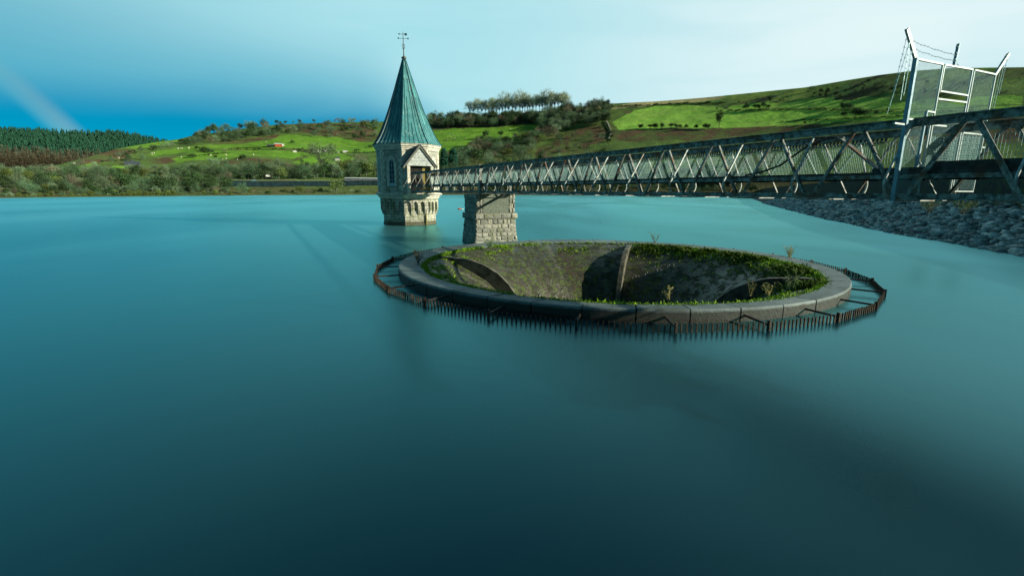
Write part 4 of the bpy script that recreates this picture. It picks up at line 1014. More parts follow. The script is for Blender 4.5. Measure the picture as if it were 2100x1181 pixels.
# ================================================================== TREES
def tri_mesh(name, V, m): 
    V = np.concatenate(V) if isinstance(V, list) else V
    k = V.shape[1]; return npmesh(name, V.reshape(-1, 3), np.arange(V.shape[0]*k).reshape(-1, k), m)
def unit(v): return v/(np.linalg.norm(v, axis=-1, keepdims=True)+1e-9)
def lumps(K, cz, rx, rz, rg, low=-.5):
    d = unit(rg.normal(size=(K*3, 3))); d = d[d[:, 2] > low][:K]; r = rg.uniform(.45, 1.0, (len(d), 1))
    return d*r*np.array([rx, rx, rz])+np.array([0, 0, cz])
def slivers(C_, n, sp, ln, wd, rg, cz):
    i = rg.integers(0, len(C_), n); p = C_[i]+rg.normal(0, sp, (n, 3)); d = unit(unit(p-np.array([0, 0, cz-.18]))+rg.normal(0, .45, (n, 3)))
    L = rg.uniform(.5, 1.3, (n, 1))*ln; s = unit(np.cross(d, rg.normal(size=(n, 3))))*wd*rg.uniform(.6, 1.4, (n, 1))
    return np.stack([p-s, p+s, p+d*L+s*.3, p+d*L-s*.3], 1)
def leaves(C_, n, sp, size, rg):
    i = rg.integers(0, len(C_), n); p = C_[i]+rg.normal(0, sp, (n, 3)); a = unit(rg.normal(size=(n, 3))); b_ = unit(np.cross(a, rg.normal(size=(n, 3))))
    s = size*rg.uniform(.6, 1.4, (n, 1)); return np.stack([p-a*s, p-b_*s*.7, p+a*s, p+b_*s*.7], 1)
def trunkmesh(name, C_, rg, h=.42, r=.022, limbs=8, lean=.02):
    mb = MB(); top = np.array([rg.normal(0, lean), rg.normal(0, lean), h]); mb.tube([(0, 0, -.04), (top[0]*.4, top[1]*.4, h*.5), top], [r*1.25, r, r*.7], 6)
    for c in C_[:limbs]:
        s = top*rg.uniform(.65, 1.0); m = (s+c)/2+np.array([0, 0, -.02]); mb.tube([s, m, c], [r*.55, r*.35, r*.12], 4)
    me = bpy.data.meshes.new(name); me.from_pydata(mb.v, [], mb.f); me.materials.append(M['bark']); me.update(); return me
TREES = {}
def make_kind(kind, name, var):
    out = []
    for v in range(var):
        rg = np.random.default_rng(sum(map(ord, kind))*13+v)
        if kind in ('bare', 'pale', 'brown'):
            C_ = lumps(26, .53, .36, .38, rg, -.85); tk = trunkmesh('trunk', C_, rg, .26, .014, 14)
            cr = tri_mesh('crown', slivers(C_, 1900, .066, .070, .0050, rg, .5), {'bare': 'twig', 'pale': 'twig_pale', 'brown': 'twig_brown'}[kind])
        elif kind == 'tallbare':
            C_ = lumps(26, .64, .27, .32, rg, -.8); tk = trunkmesh('trunk', C_, rg, .42, .012, 22)
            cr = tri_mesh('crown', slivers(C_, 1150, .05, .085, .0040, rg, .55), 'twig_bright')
        elif kind == 'dark':
            C_ = lumps(20, .56, .32, .34, rg, -.7); tk = trunkmesh('trunk', C_, rg, .30, .022, 6)
            cr = tri_mesh('crown', leaves(C_, 1500, .085, .026, rg), 'leaf_dark')
        elif kind == 'mid':
            C_ = lumps(16, .52, .36, .34, rg, -.7); tk = trunkmesh('trunk', C_, rg, .25, .022, 6)
            cr = tri_mesh('crown', leaves(C_, 1400, .085, .024, rg), 'leaf_mid')
        elif kind == 'round':
            C_ = lumps(24, .58, .36, .33, rg, -.75); tk = trunkmesh('trunk', C_, rg, .30, .035, 8)
            cr = tri_mesh('crown', leaves(C_, 1900, .07, .024, rg), 'leaf_dark')
        elif kind == 'cypress':
            z = np.linspace(.08, .97, 40); C_ = np.stack([rg.normal(0, .03, 40), rg.normal(0, .03, 40), z], 1)
            V = []
            for c in C_:
                rr = .21*math.sqrt(max(0, 1-((c[2]-.38)/.62)**2)) if c[2] > .38 else .21
                a = rg.uniform(0, 2*PI, 14); V.append(np.stack([np.cos(a)*rr*.85, np.sin(a)*rr*.85, np.full(14, c[2])], 1))
            tk = trunkmesh('trunk', np.concatenate(V)[:3], rg, .12, .03, 0); cr = tri_mesh('crown', leaves(np.concatenate(V), 2600, .022, .026, rg), 'conifer')
        elif kind in ('conifer', 'larch'):
            V = []; nz = 15 if kind == 'conifer' else 13; wd = .17 if kind == 'conifer' else .20
            for j in range(nz):
                z = .12+.86*j/nz; r = wd*(1-z)**.75+.012; n = 12; a = rg.uniform(0, 2*PI, n); d = np.stack([np.cos(a), np.sin(a), 0*a], 1); t = np.stack([-np.sin(a), np.cos(a), 0*a], 1)
                rr = r*rg.uniform(.7, 1.2, (n, 1)); up = .02 if kind == 'larch' else -.05; w_ = .028 if kind == 'conifer' else .016
                V.append(np.stack([d*0+[0, 0, z+.03]-t*.008, d*rr*.6-t*w_+[0, 0, z+.012], d*rr+[0, 0, z+up*.6], d*rr*.6+t*w_+[0, 0, z+.012]], 1))
            tk = trunkmesh('trunk', np.zeros((0, 3)), rg, .95, .010, 0); cr = tri_mesh('crown', V, kind)
        out.append((name, tk, cr))
    TREES[kind] = out
for k, nme, v in (('bare', 'bare_tree', 4), ('pale', 'pale_bare_tree', 3), ('brown', 'brown_tree', 2), ('tallbare', 'tall_bare_tree', 4), ('dark', 'evergreen_tree', 3), ('mid', 'leafy_tree', 3), ('round', 'round_tree', 2), ('cypress', 'cypress_tree', 2), ('larch', 'larch_tree', 3), ('conifer', 'conifer_tree', 2)): make_kind(k, nme, v)
def tree_at(p, hgt, kind, label, group=None, wide=1.0, cat='tree'):
    nm, tk, cr = TREES[kind][random.randrange(len(TREES[kind]))]
    o = thing(nm, p, label, cat, group, random.uniform(0, 2*PI)); o.scale = (hgt*wide, hgt*wide, hgt)
    t = link('trunk', tk); t.parent = o; c = link('crown', cr); c.parent = o; return o
def tree(x, y, hpx, kind, label, group=None, wide=1.0):
    p, D = tpoint(x, y); r = ray(x, y); hd = math.hypot(r[0], r[1])
    return tree_at(p, 1.06*hpx*D/hd, kind, label, group, wide)
BUSH = []
for v in range(5):
    rg = np.random.default_rng(900+v); C_ = lumps(12, .45, .46, .38, rg, -.3)
    BUSH.append(tri_mesh('bush', np.concatenate([slivers(C_, 500, .12, .12, .010, rg, .4)]), ('twig', 'twig', 'twig_brown', 'twig', 'twig_pale')[v]) if v % 2 == 0 else tri_mesh('bush', leaves(C_, 700, .12, .05, rg), 'leaf_dark' if v == 1 else 'leaf_mid'))
nbush = 0
def mesh_arrays(me):
    V = np.zeros(len(me.vertices)*3, np.float32); me.vertices.foreach_get('co', V); return V.reshape(-1, 3)
def clump(name, items, m, label, cat, kind=None):
    """one mesh of leafy growth: items = (x, y, height px, wide)"""
    out = []; src = [mesh_arrays(BUSH[k]).reshape(-1, 4, 3) for k in (1, 3, 0)]
    for i, (x, y, h_, wide) in enumerate(items):
        p, D = tpoint(x, y); r = ray(x, y); q = h_*D/math.hypot(r[0], r[1]); a = random.uniform(0, 6); ca, sa = math.cos(a), math.sin(a)
        out.append((src[i % 3]@np.array([[ca, sa, 0], [-sa, ca, 0], [0, 0, 1]]))*np.array([q*wide, q*wide, q])+(p-np.array([0, 0, .1*q])))
    c = np.concatenate(out); o0 = tpoint(items[0][0], items[0][1])[0]; o = link(name, tri_mesh(name, c-o0, m)); o.location = tuple(o0)
    return tag(o, label, cat, None, kind)
def bush(x, y, hpx, label, group, v=None, wide=1.0, mesh=None):
    global nbush
    p, D = tpoint(x, y); r = ray(x, y); h_ = hpx*D/math.hypot(r[0], r[1]); nbush += 1
    o = link('bush', mesh or BUSH[random.randrange(5) if v is None else v]); o.location = tuple(p-(0, 0, .1*h_)); o.scale = (h_*wide, h_*wide, h_); o.rotation_euler[2] = random.uniform(0, 6)
    return tag(o, label, 'bush', group)
GL = {'bare': 'grey green leafless tree in the belt of woodland along the far shore', 'pale': 'pale leafless tree in the woodland along the far shore', 'brown': 'brown leafless tree in the woodland along the far shore',
      'dark': 'dark evergreen tree in the woodland along the far shore', 'mid': 'yellowish green leafy tree in the woodland along the far shore'}
def belt(x0, x1, yf, hf, step, kinds, wts, labels=GL, grp='woodland along the far shore', jit=.5):
    x = x0
    while x < x1:
        k = random.choices(kinds, wts)[0]; y = random.uniform(*yf(x)); h_ = random.uniform(*hf)
        tree(x+random.uniform(-jit, jit)*step, min(y, shore_y(x)-1.2), h_, k, labels[k], labels[k].split(' in ')[0]+'s, '+grp, random.uniform(.95, 1.3)); x += step*random.uniform(.7, 1.3)
KK = ['bare', 'pale', 'brown', 'dark', 'mid']
sy = shore_y
belt(-20, 205, lambda x: (lerp(x, [0, 205], [366, 356]), lerp(x, [0, 205], [374, 368])), (22, 34), 12, KK, (6, 3, 1, 1, 1))
belt(-20, 470, lambda x: (sy(x)-17, sy(x)-10), (20, 34), 12, KK, (6, 2, 1, 3, 1))
belt(200, 470, lambda x: (356, 366), (18, 30), 12, KK, (6, 1, 1, 3, 1))
belt(-20, 470, lambda x: (sy(x)-7, sy(x)-2), (14, 26), 15, KK, (4, 1, 1, 3, 2))
belt(300, 480, lambda x: (sy(x)-10, sy(x)-3), (28, 44), 22, KK, (4, 1, 0, 5, 0))
belt(470, 780, lambda x: (366, 369), (24, 38), 12.5, KK, (6, 2, 1, 2, 1))
belt(400, 780, lambda x: (346, 358), (16, 28), 16, KK, (6, 2, 2, 2, 1))
belt(905, 1330, lambda x: (335, 352), (22, 36), 15, KK, (6, 1, 3, 2, 0))
belt(905, 1560, lambda x: (366, 386), (24, 38), 17, KK, (4, 1, 3, 4, 0))
belt(905, 1560, lambda x: (388, sy(x)-1.5), (12, 18), 11, KK, (4, 1, 1, 5, 0))
for x in np.arange(500, 780, 11): bush(x+random.uniform(-4, 4), sy(x)-random.uniform(1.5, 7), random.uniform(5, 10), 'low bush on the rough bank between the lake and the road wall', 'low bushes at the water edge')
for x in np.arange(-10, 480, 13): bush(x+random.uniform(-4, 4), sy(x)-random.uniform(.5, 2.5), random.uniform(6, 13), 'low bush at the very edge of the lake on the left shore', 'low bushes on the left shore', random.choice([0, 3, 3, 4]))
def undergrowth(n, m, label):
    it = []
    for i in range(n):
        x = random.uniform(-15, 470) if random.random() < .62 else random.uniform(470, 775); y = random.uniform(348, sy(x)-2) if x < 470 else random.uniform(352, 369)
        it.append((x, y, random.uniform(5, 12), 1.4))
    for i in range(n//2): x = random.uniform(905, 1500); it.append((x, random.uniform(338, 388), random.uniform(7, 13), 1.4))
    clump('undergrowth', it, m, label, None, 'stuff')
undergrowth(170, 'leaf_dark', 'dark undergrowth filling the far shore woodland'); undergrowth(120, 'twig', 'leafless grey undergrowth filling the far shore woodland')
tree(690, sy(690)-2, 32, 'mid', 'round grey green tree standing alone on the bank in front of the road wall', None, 1.1)
tree(614, sy(614)-1.5, 19, 'mid', 'small round yellow green tree at the water edge below the road wall', None, 1.3)
tree(497, sy(497)-1, 26, 'bare', 'leafless tree at the water edge at the left end of the road wall', None, 1.2)
tree(662, 352, 58, 'pale', 'large solitary leafless tree rising above the white caravans on the field edge', None, 1.35)
tree(737, 362, 38, 'pale', 'wide leafless tree with a pale forked trunk just left of the valve tower', None, 1.4)
tree(533, 348, 26, 'conifer', 'narrow dark conifer standing among leafless trees above the road', None, .8)
tree(193, 347, 18, 'pale', 'pale tree by the small pasture on the left hillside')
# left hillside scrub
SG = {k: v.replace('the belt of woodland along the far shore', 'the scrub along the upper left hillside').replace('the woodland along the far shore', 'the scrub along the upper left hillside') for k, v in GL.items()}
def scat(poly, n, hr, kinds, wts, labels, grp, bushes=0.0, blabel='', md=4.5):
    xs = [p[0] for p in poly]; ys = [p[1] for p in poly]; done = []; t = 0
    while len(done) < n and t < n*40:
        t += 1; x, y = random.uniform(min(xs), max(xs)), random.uniform(min(ys), max(ys))
        if not pin(np.array([x]), np.array([y]), poly)[0] or any(abs(x-a)+2*abs(y-b_) < md for a, b_ in done): continue
        done.append((x, y))
    for x, y in sorted(done, key=lambda q: q[1]):
        if y > 300: sc_ = 1.0
        if random.random() < bushes: bush(x, y, random.uniform(hr[0]*.45, hr[0]*.9), blabel, blabel+'es' if blabel.endswith('sh') else grp+' bushes')
        else: k = random.choices(kinds, wts)[0]; tree(x, y, random.uniform(*hr), k, labels[k], labels[k].split(' in ')[0]+'s, '+grp, random.uniform(1.0, 1.4))
S1 = zz([(60, 400), (200, 300), (400, 255), (620, 230), (900, 215), (1000, 300), (850, 340), (620, 370), (400, 390), (200, 405)], 5.25, 380, 220)
scat(S1, 62, (11, 19), KK, (6, 2, 1, 3, 0), SG, 'upper left hillside')
S2 = zz([(940, 215), (1300, 240), (1550, 190), (1900, 180), (2100, 200), (2100, 330), (1850, 355), (1650, 350), (1250, 320), (1000, 300)], 5.25, 380, 220)
scat(S2, 46, (10, 18), KK, (6, 3, 1, 2, 1), SG, 'upper left hillside', .25, 'small scrub bush among bracken on the upper left hillside')
S3 = zz([(1600, 470), (1900, 400), (2080, 340), (2100, 300), (2100, 370), (1800, 440), (1650, 490)], 5.25, 0, 220)
scat(S3, 14, (7, 12), KK, (6, 2, 1, 3, 0), SG, 'upper left hillside')
S4 = zz([(1060, 560), (1300, 490), (1580, 470), (1560, 560), (1400, 600), (1100, 610)], 5.25, 0, 220)
scat(S4, 16, (8, 15), KK, (4, 2, 2, 5, 0), SG, 'upper left hillside', .3, 'dark scrub bush on the brown slope above the left pasture')
# hedges and single trees on the left fields
for x, y, h_ in [(405, 309, 8), (420, 314, 13), (432, 316, 11), (395, 325, 11), (442, 325, 6), (499, 329, 12)]: bush(x, y, h_, 'round green field bush on the lower left pasture', 'field bushes on the left pasture', 1, 1.2)
bush(462, 315, 8, 'round russet bush on the left pasture', None, 2, 1.2, None)['label'] = 'round russet red bush alone on the left pasture'
for x, y, h_ in [(614, 315, 9), (626, 315, 6), (600, 295, 7), (532, 309, 6), (736, 309, 5), (760, 302, 7), (730, 310, 6)]: bush(x, y, h_, 'small dark bush on a field boundary near the red barn', 'boundary bushes near the red barn', 1, 1.1)
clump('hedge', [(x, 309.5+math.sin(x)*.8+(x > 690)*3, random.uniform(2, 3.6), 1.7) for x in list(np.arange(470, 690, 6))+list(np.arange(700, 775, 6))], 'leaf_dark', 'long low hedge on the field boundary below the red barn', 'hedge')
clump('hedge', [(x, 322-(x-385)*.06, random.uniform(2, 4), 1.6) for x in np.arange(385, 470, 6)], 'leaf_dark', 'short low hedge dividing the lower left pasture', 'hedge')
for x, y, h_, k in [(504, 262, 7, 'dark'), (521, 261, 5, 'mid'), (538, 258, 6, 'dark'), (549, 257, 5, 'dark'), (568, 255.5, 9, 'dark'), (575, 255, 6, 'dark'), (586, 255, 7, 'dark'), (602, 253.5, 5, 'bare'), (615, 253.5, 8, 'dark'), (644, 252, 7, 'dark'), (688, 251, 7, 'brown'), (695, 251, 9, 'brown'), (470, 270, 5, 'dark'), (420, 275, 8, 'dark'), (408, 277, 6, 'dark'), (455, 268, 6, 'dark')]:
    tree(x, y, h_, k, {'dark': 'small dark tree on the skyline of the left hill', 'mid': 'small green tree on the skyline of the left hill', 'bare': 'small leafless tree on the skyline of the left hill', 'brown': 'small brown tree on the skyline of the left hill'}[k], 'skyline trees on the left hill', 1.3)
# right of the tower
MG = {k: v.replace('the belt of woodland along the far shore', 'the wood above the field right of the tower').replace('the woodland along the far shore', 'the wood above the field right of the tower') for k, v in GL.items()}
W1 = zz([(70, 420), (100, 360), (250, 350), (480, 345), (760, 345), (1000, 335), (1250, 325), (1290, 395), (1000, 405), (750, 440), (400, 435), (150, 462)], 5.25, 860, 180)
scat(W1, 110, (13, 21), KK, (6, 2, 2, 5, 0), MG, 'wood right of the tower', md=3.5)
W2 = zz([(1230, 400), (1250, 320), (1600, 265), (1900, 225), (2060, 250), (2040, 400), (1900, 430), (1500, 470), (1300, 480)], 5.25, 860, 180)
scat(W2, 95, (15, 25), KK, (9, 5, 2, 1, 0), MG, 'wood right of the tower', md=4)
LG = {k: v.replace('the belt of woodland along the far shore', 'the scrub behind the footbridge').replace('the woodland along the far shore', 'the scrub behind the footbridge') for k, v in GL.items()}
W3 = zz([(500, 680), (640, 620), (950, 610), (1080, 560), (1290, 500), (1480, 500), (1250, 640), (1150, 740), (700, 800), (450, 800)], 5.25, 860, 180)
scat(W3, 70, (14, 24), KK, (8, 3, 2, 1, 1), LG, 'scrub behind the footbridge', md=5)
W4 = zz([(1300, 700), (1500, 540), (1900, 500), (2100, 520), (2100, 640), (1800, 680), (1400, 730)], 5.25, 860, 180)
scat(W4, 26, (7, 14), KK, (8, 3, 4, 1, 1), LG, 'scrub behind the footbridge', .4, 'low bush on the brown bracken slope behind the footbridge', 8)
for i, (x, y, h_) in enumerate([(963, 237, 22), (980, 238, 27), (996, 237, 24), (1012, 237, 28), (1024, 236, 24), (1036, 235, 32), (1052, 233, 26), (1066, 233, 33), (1076, 232, 29), (1086, 232, 28), (1099, 230, 27), (1112, 230, 25), (1122, 228, 31), (1137, 226, 26), (1151, 224, 26), (1161, 223, 22), (1003, 239, 22), (1058, 235, 25), (1093, 233, 24), (1128, 229, 22), (970, 238, 24), (988, 238, 22), (1008, 237, 25), (1018, 237, 22), (1030, 236, 26), (1043, 235, 25), (1071, 233, 26), (1082, 232, 24), (1106, 230, 26), (1117, 229, 24), (1130, 228, 26), (1144, 225, 24), (1155, 224, 26)]):
    tree(x, y+2, h_*1.30, 'tallbare', 'tall pale leafless tree in the row on the skyline right of the tower', 'row of tall bare trees on the skyline', random.uniform(1.05, 1.35))
for x, y, h_ in [(1190, 217, 7), (1214, 215, 8), (1222, 214, 9), (1232, 213, 8), (1245, 213, 8), (1201, 217, 5)]: tree(x, y+.5, h_, 'bare', 'small leafless tree on the skyline at the foot of the right hill', 'small skyline trees left of the right hill', 1.3)
tree(996.5, 287, 18.5, 'round', 'round dark tree casting a long shadow on the bright field right of the tower', None, 1.0)
tree(1027, 282, 13, 'round', 'smaller round tree further up the bright field right of the tower', None, 1.25)
tree(911, 346, 41, 'cypress', 'left one of the two dark cypress trees beside the valve tower', None, .85)
tree(930, 345, 40, 'cypress', 'right one of the two dark cypress trees beside the valve tower', None, 1.05)
# right hill
tree(1474, 262, 33, 'dark', 'tall dark ivy covered tree alone in the big field on the right hill', None, .62)
for x in (1310, 1316, 1334, 1341, 1347, 1356, 1374, 1388, 1394, 1407, 1425, 1444, 1450): tree(x+random.uniform(-2, 2), 265.5, random.uniform(8, 12), random.choice(['dark', 'bare']), 'small hedge tree at the foot of the big field on the right hill', 'hedge trees at the foot of the big field', 1.4)
for x, y, h_ in [(1530, 226.5, 14), (1549, 225, 11), (1556, 225, 10), (1565, 224, 13), (1575, 225, 9), (1470, 226, 5), (1488, 226, 9), (1659, 226.5, 6), (1728, 226, 15), (1738, 226, 14), (1745, 226, 12), (1820, 227, 7)]: tree(x, y, h_, random.choice(['dark', 'dark', 'bare']), 'small dark tree on the dividing hedge across the right hill', 'trees on the dividing hedge of the right hill', 1.25)
for x, y, h_ in [(1730, 241, 13), (1753, 240, 20), (1762, 240, 16), (1772, 239, 15), (1796, 235, 9), (1650, 257, 7)]: tree(x, y, h_, 'dark', 'dark bushy tree on the lower hedge of the right hill near the gate', 'trees on the lower hedge of the right hill', 1.3)
clump('hedge', [(x, 227.3+random.uniform(-.4, .6), random.uniform(1.5, 3.8), 1.9) for x in np.arange(1495, 2110, 5)], 'leaf_dark', 'long straight hedge dividing the two green fields of the right hill', 'hedge')
clump('hedge', [(x, 252-(x-1600)*.065+random.uniform(-.6, .6), random.uniform(1.5, 4), 1.8) for x in np.arange(1600, 1870, 5)], 'leaf_dark', 'rough hedge on the lower boundary just above the footbridge rail', 'hedge')
clump('hedge', [(x, 219-(x-1268)*.038+random.uniform(-.8, .8), random.uniform(2, 5), 1.7) for x in np.arange(1268, 1490, 5)], 'leaf_dark', 'dark scrubby hedge along the top of the big field', 'hedge')
R1 = zz([(830, 250), (1000, 215), (1250, 190), (1500, 150), (1750, 110), (2070, 95), (2500, 90), (2500, 180), (2070, 195), (1700, 205), (1400, 215), (1150, 238)], 3.387, 1240, 140)
scat(R1, 95, (6, 12), ['dark', 'bare'], (6, 3), {'dark': 'dark thorn tree in the scrub under the right skyline', 'bare': 'leafless thorn tree in the scrub under the right skyline'}, 'right hill scrub', .62, 'dark scrub bush on the slope under the right skyline', 5)
for x, y in [(1240, 262), (1246, 268), (1251, 276), (1254, 284), (1249, 292)]: bush(x, y, 9, 'dark bush in the steep gully at the left end of the big field', 'bushes in the gully', 1, 1.1)

# plantation on the far hill
def far_tree(x, v): p, D = fpoint(x, v); return p, D
def build_plantation():
    rg = np.random.default_rng(5); V = []; N = 3000
    for i in range(N):
        x = rg.uniform(-80, 345); v = rg.uniform(.34, 1.0)**.9
        p, D = far_tree(x, v); h_ = rg.uniform(11, 16); wd = rg.uniform(2.8, 4.0)
        for j in range(6):
            z = .10+.86*j/6; r = wd*(1-z)+.25; n = 6; a = rg.uniform(0, 2*PI, n); d = np.stack([np.cos(a), np.sin(a), 0*a], 1); t = np.stack([-np.sin(a), np.cos(a), 0*a], 1)
            rr = r*rg.uniform(.75, 1.2, (n, 1)); V.append(np.stack([d*0+[0, 0, z*h_+h_*.16], d*rr-t*r*.42+[0, 0, z*h_-.3], d*rr*1.05+[0, 0, z*h_-.9], d*rr+t*r*.42+[0, 0, z*h_-.3]], 1)+p)
    tag(link('conifer_plantation', tri_mesh('conifer_plantation', V, 'conifer')), label='dense dark green conifer plantation covering the far hill on the left', kind='stuff')
    for i in range(140):
        x = (i % 35)/35*250-30+random.uniform(-4, 4); row = i//35; v = [.04, .13, .22, .31][row]*(1-.3*max(x, 0)/220)
        p, D = far_tree(x, max(v, .0)); tree_at(p, random.uniform(15, 21), 'larch', 'brown bare larch at the foot of the dark plantation on the far left hill', 'larches below the plantation', random.uniform(1.5, 2.1))
build_plantation()

# ================================================================== FAR SMALL THINGS
def tp(x, y): return tpoint(x, y)[0]
def pxm(x, y): p, D = tpoint(x, y); r = ray(x, y); return D/math.hypot(r[0], r[1])
def build_road():
    # retaining wall of the shore road with its railing
    pts = [tp(x, 383.5-.004*(x-470)) for x in np.arange(462, 790, 12)]
    root = thing('road_wall', pts[0], 'long dark stone retaining wall with a thin railing on the far shore left of the tower', 'wall'); L = world_loc(root); m = MB(); r = MB(); c = MB()
    for a, b_ in zip(pts[:-1], pts[1:]):
        d = (b_-a)/np.linalg.norm(b_-a); nn = np.array([d[1], -d[0], 0]); h0 = 4.6
        m.hexa([a-nn*.5-(0, 0, 2), b_-nn*.5-(0, 0, 2), b_+nn*.5-(0, 0, 2), a+nn*.5-(0, 0, 2), a-nn*.4+(0, 0, h0), b_-nn*.4+(0, 0, h0), b_+nn*.4+(0, 0, h0), a+nn*.4+(0, 0, h0)])
        c.hexa([q+(0, 0, z) for z in (h0+.003, h0+.25) for q in (a-nn*.55, b_-nn*.55, b_+nn*.55, a+nn*.55)])
        for z in (h0+.8, h0+1.3): r.bar(a+(0, 0, z), b_+(0, 0, z), .10, .08)
        for f in (0, .33, .66): p = a+(b_-a)*f; r.box(p+(0, 0, h0+.75), (.12, .12, 1.2))
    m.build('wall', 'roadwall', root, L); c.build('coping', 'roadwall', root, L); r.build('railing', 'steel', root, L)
build_road()
def boxhouse(name, x, y, wpx, hpx, depth, label, cat, wall, roof, pitch=.35, flat=False, rot=0.0, door=True):
    p = tp(x, y); s = pxm(x, y); wd, hg = wpx*s, hpx*s; root = thing(name, p, label, cat, None, -math.atan2(p[0], p[1])+rot); ex = hg*pitch
    def put(nm, mb, m): o = mb.build(nm, m); o.parent = root; return o
    b_ = MB(); b_.hexa([(a, c, z) for z in (-1, hg*(1-pitch)) for a, c in ((-wd/2, -depth/2), (wd/2, -depth/2), (wd/2, depth/2), (-wd/2, depth/2))]); put('wall', b_, wall)
    z0 = hg*(1-pitch)
    r = MB(); q = .25; r.add([(-wd/2-q, -depth/2-q, z0), (wd/2+q, -depth/2-q, z0), (wd/2+q, depth/2+q, z0), (-wd/2-q, depth/2+q, z0), (-wd/2-q, 0, hg), (wd/2+q, 0, hg)], [(0, 1, 5, 4), (2, 3, 4, 5), (0, 4, 3), (1, 2, 5), (0, 3, 2, 1)]); put('roof', r, roof)
    if door:
        for i, u in enumerate(np.linspace(-.34, .34, 3 if wd > 6 else 2)):
            d = MB(); d.box((u*wd, -depth/2-.03, z0*.52), (min(1.1, wd*.12), .06, z0*.42)); put('window' if i != 1 else 'door', d, 'glass')
    return root
boxhouse('barn', 571, 301.5, 14, 6, 7, 'red orange clad barn with a pale roof on the bright green field', 'barn', 'red', 'paleroof', .35)
boxhouse('barn', 556, 301.8, 15, 4.5, 7, 'dark open sided barn joined to the left side of the red barn', 'barn', 'dark_in', 'slate', .4, door=False)  # closed box; near-black walls paint in the shade of an open inside
boxhouse('caravan', 580, 300.5, 6, 3.6, 3, 'small white caravan parked right beside the red barn', 'caravan', 'white', 'white', .12)
boxhouse('house', 692, 329, 9, 7, 7, 'small white gabled house among trees left of the tower', 'house', 'white', 'slate', .45)
boxhouse('caravan', 605, 315, 7, 3, 3, 'small white caravan by the hedge below the red barn', 'caravan', 'white', 'white', .15)
boxhouse('caravan', 654, 312, 8, 4, 3, 'white caravan behind the large solitary leafless tree, left one', 'caravan', 'white', 'paleroof', .15)
boxhouse('caravan', 667, 311, 8, 4.5, 3, 'white caravan behind the large solitary leafless tree, right one', 'caravan', 'white', 'paleroof', .15)
boxhouse('caravan', 708, 312, 9, 3.8, 3, 'white caravan at the field edge nearest to the tower', 'caravan', 'white', 'white', .15)
boxhouse('caravan', 694, 312.5, 4, 2.5, 2.5, 'tiny white trailer left of the caravan nearest to the tower', 'trailer', 'white', 'white', .15, door=False)
boxhouse('shed', 744, 375.5, 68, 8.5, 9, 'long low shed with a pale roof on the shore road beside the tower', 'shed', 'slate', 'paleroof', .22)
boxhouse('shed', 272, 338.5, 26, 9, 10, 'dark slate roofed farm shed among trees on the left hillside', 'shed', 'slate', 'slate', .4)
boxhouse('house', 273, 336, 4, 9, 6, 'narrow pale house end beside the dark farm shed on the left hillside', 'house', 'paleroof', 'slate', .3)
boxhouse('cabin', 520, 372, 8, 4, 4, 'small green cabin on the shore road at the left end of the wall', 'cabin', 'copper', 'slate', .3)
def van(x, y, label, wpx=8):
    p = tp(x, y); s = pxm(x, y); root = thing('van', p+np.array([0, 0, 4.7]), label, 'van', None, -math.atan2(p[0], p[1])); L_ = wpx*s
    def put(nm, mb, m, par=root): o = mb.build(nm, m); o.parent = par; return o
    b_ = MB(); b_.prism([(-L_/2, .45), (L_/2, .45), (L_/2, 1.2), (L_*.36, 1.35), (L_*.26, 2.1), (-L_/2, 2.2)], lambda u, v, q: (u, q, v), -1, 1); fixnormals(put('body', b_, 'white'))
    for u in (-.3, .3):
        for q in (-1.02, .82): w_ = MB(); w_.tube([(u*L_, q, .4), (u*L_, q+.2, .4)], .4, 10); put('wheel', w_, 'dark_in')
    g = MB(); g.box((L_*.12, -1.01, 1.6), (L_*.2, .04, .5)); put('window', g, 'glass')
van(551, 375, 'white van driving on the shore road behind the dark retaining wall'); 
# pale farm track
def track(pts, w_, name, label):
    V = []
    for x, y in pts:
        p = tp(x, y); V += [p+np.array([0, -w_, .35]), p+np.array([0, w_, .55])]
    tag(link(name, npmesh(name, V, [(2*i, 2*i+2, 2*i+3, 2*i+1) for i in range(len(pts)-1)], 'track')), kind='structure')
track([(x, 305.5-(x-480)*.034) for x in np.arange(480, 562, 4)], 5.5, 'path', '')
# gully wall at the left of the big field
gw = MB(); P_ = [tp(x, y) for x, y in ((1243, 251), (1247, 258), (1251, 266), (1254, 272), (1252, 278), (1249, 287))]
for a, b_ in zip(P_[:-1], P_[1:]): gw.hexa([q+(o, 0, z) for z in (-1, 2.4) for q, o in ((a, -.8), (a, .8), (b_, .8), (b_, -.8))])
tag(gw.build('stone_wall', 'pier_stone', None, P_[0]), 'pale stone wall curving down the gully left of the big field', 'wall')
# sheep
def sheepmesh():
    m = MB(); m.tube([(-.6, 0, .62), (-.52, 0, .64), (-.25, 0, .68), (.15, 0, .70), (.42, 0, .70), (.56, 0, .74)], [.10, .27, .33, .33, .27, .12], 8)
    for u in (-.36, .34):
        for v in (-.13, .13): m.tube([(u, v, .5), (u, v, 0)], [.07, .045], 5)
    m.tube([(.48, 0, .78), (.66, 0, .92), (.84, 0, .86)], [.13, .12, .06], 6)
    me = bpy.data.meshes.new('sheep'); me.from_pydata(m.v, [], m.f); me.materials.append(M['sheep']); me.update(); return me
SM = sheepmesh()
def sheep(x, y, label, grp):
    o = link('sheep', SM); o.location = tuple(tp(x, y)); s = 1.7; o.scale = (s, s, s); o.rotation_euler[2] = random.uniform(0, 6.28); tag(o, label, 'sheep', grp)
for x, y in [(921, 278), (925, 284), (931, 286), (934, 285), (955, 285), (1047, 265), (1092, 265), (940, 283), (918, 287), (929, 281)]: sheep(x, y, 'white sheep grazing on the bright field right of the tower', 'sheep right of the tower')
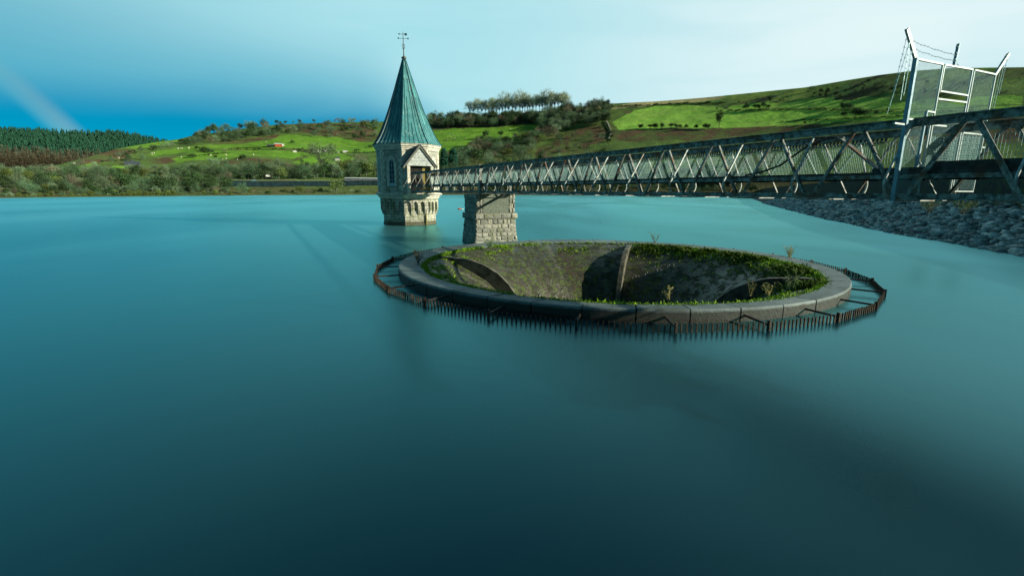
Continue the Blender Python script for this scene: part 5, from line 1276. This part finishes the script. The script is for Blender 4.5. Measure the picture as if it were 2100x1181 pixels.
for x, y in [(388, 307), (366, 309), (371, 307.5), (388, 308), (372, 325), (432, 321), (457, 330), (464, 329), (464, 321), (487, 331.5), (520, 322), (545, 293), (152, 337), (243, 323), (374, 308.5), (312, 317), (316, 316)]: sheep(x, y, 'white sheep grazing on the pastures of the left hillside', 'sheep on the left hillside')
# boats and buoys
def pontoon(x, y, ln, label, mast=False):
    p = onz(x, y, 0); root = thing('pontoon_boat', (p[0], p[1], 0), label, 'boat'); L = world_loc(root); r = unit(np.array([p[1], -p[0], 0.])); q = unit(np.array([p[0], p[1], 0.])); c = np.array([p[0], p[1], 0])
    h_ = MB(); h_.prism([(-ln/2, .55), (-ln/2+.7, -.3), (ln/2-.7, -.3), (ln/2, .55)], lambda u, v, w_: c+r*u+q*w_+np.array([0, 0, v]), -1.3, 1.3); fixnormals(h_.build('hull', 'bronze', root, L))
    d = MB(); d.box(c+(0, 0, .60), (ln*.97, 2.5, .09), np.array([r, q, [0, 0, 1]])); d.build('deck', 'white', root, L)
    cb = MB(); cb.box(c+r*ln*.15+(0, 0, 1.15), (1.6, 1.3, 1.0), np.array([r, q, [0, 0, 1]])); cb.build('cabin', 'white', root, L)
    rl = MB()
    for u in np.linspace(-.45, .45, 7): rl.bar(c+r*ln*u+q*-1.2+(0, 0, .6), c+r*ln*u+q*-1.2+(0, 0, 1.3), .05, .05)
    rl.bar(c-r*ln*.45-q*1.2+(0, 0, 1.3), c+r*ln*.45-q*1.2+(0, 0, 1.3), .05, .05)
    if mast: rl.bar(c+r*ln*.35+(0, 0, .6), c+r*ln*.35+(0, 0, 3.0), .07, .07)
    rl.build('rails', 'white', root, L)
pontoon(201, 402.3, 7.5, 'low pontoon boat moored far out on the left, the left one of two'); pontoon(233, 402.0, 7.0, 'low pontoon boat with a short mast, right of the other far out left', True)
def buoy(x, y, r, m, label):
    p = onz(x, y, 0); b_ = MB(); b_.tube([(p[0]+r*1.2*math.cos(a)*0+dx, p[1], .12+dz) for dx, dz, a in ((-r*1.4, 0, 0), (-r*1.1, 0, 0), (-r*.5, 0, 0), (r*.5, 0, 0), (r*1.1, 0, 0), (r*1.4, 0, 0))], [.05, r*.6, r*.75, r*.75, r*.6, .05], 10)
    o = b_.build('buoy', m, None, (p[0], p[1], 0), True); tag(o, label, 'buoy'); return o
buoy(942, 430, .30, 'orange', 'small orange buoy floating between the tower and the pier'); buoy(149, 403, .5, 'white', 'tiny white buoy floating far out left of the pontoon boats')
buoy(947.5, 430.3, .24, 'white', 'small white float tied right beside the orange buoy')

# weeds on the bank under the gate
p = bankpt(0, 0)
def bank_bush(x, y, z, label, sz):
    q = onz(x, y, z) if z != H else None; twiggy('bank_shrub', (q[0], q[1], z-.3), sz, sz*.9, 26, 'twig_brown', label, 'shrub', 3, 'grassblade')
bank_bush(1905, 428, 3.3, 'yellow leaved shrub on the dam bank below the left foot of the gate', 1.2)
bank_bush(1975, 430, 3.3, 'sparse yellow leaved shrub on the dam bank below the right side of the gate', 1.2)
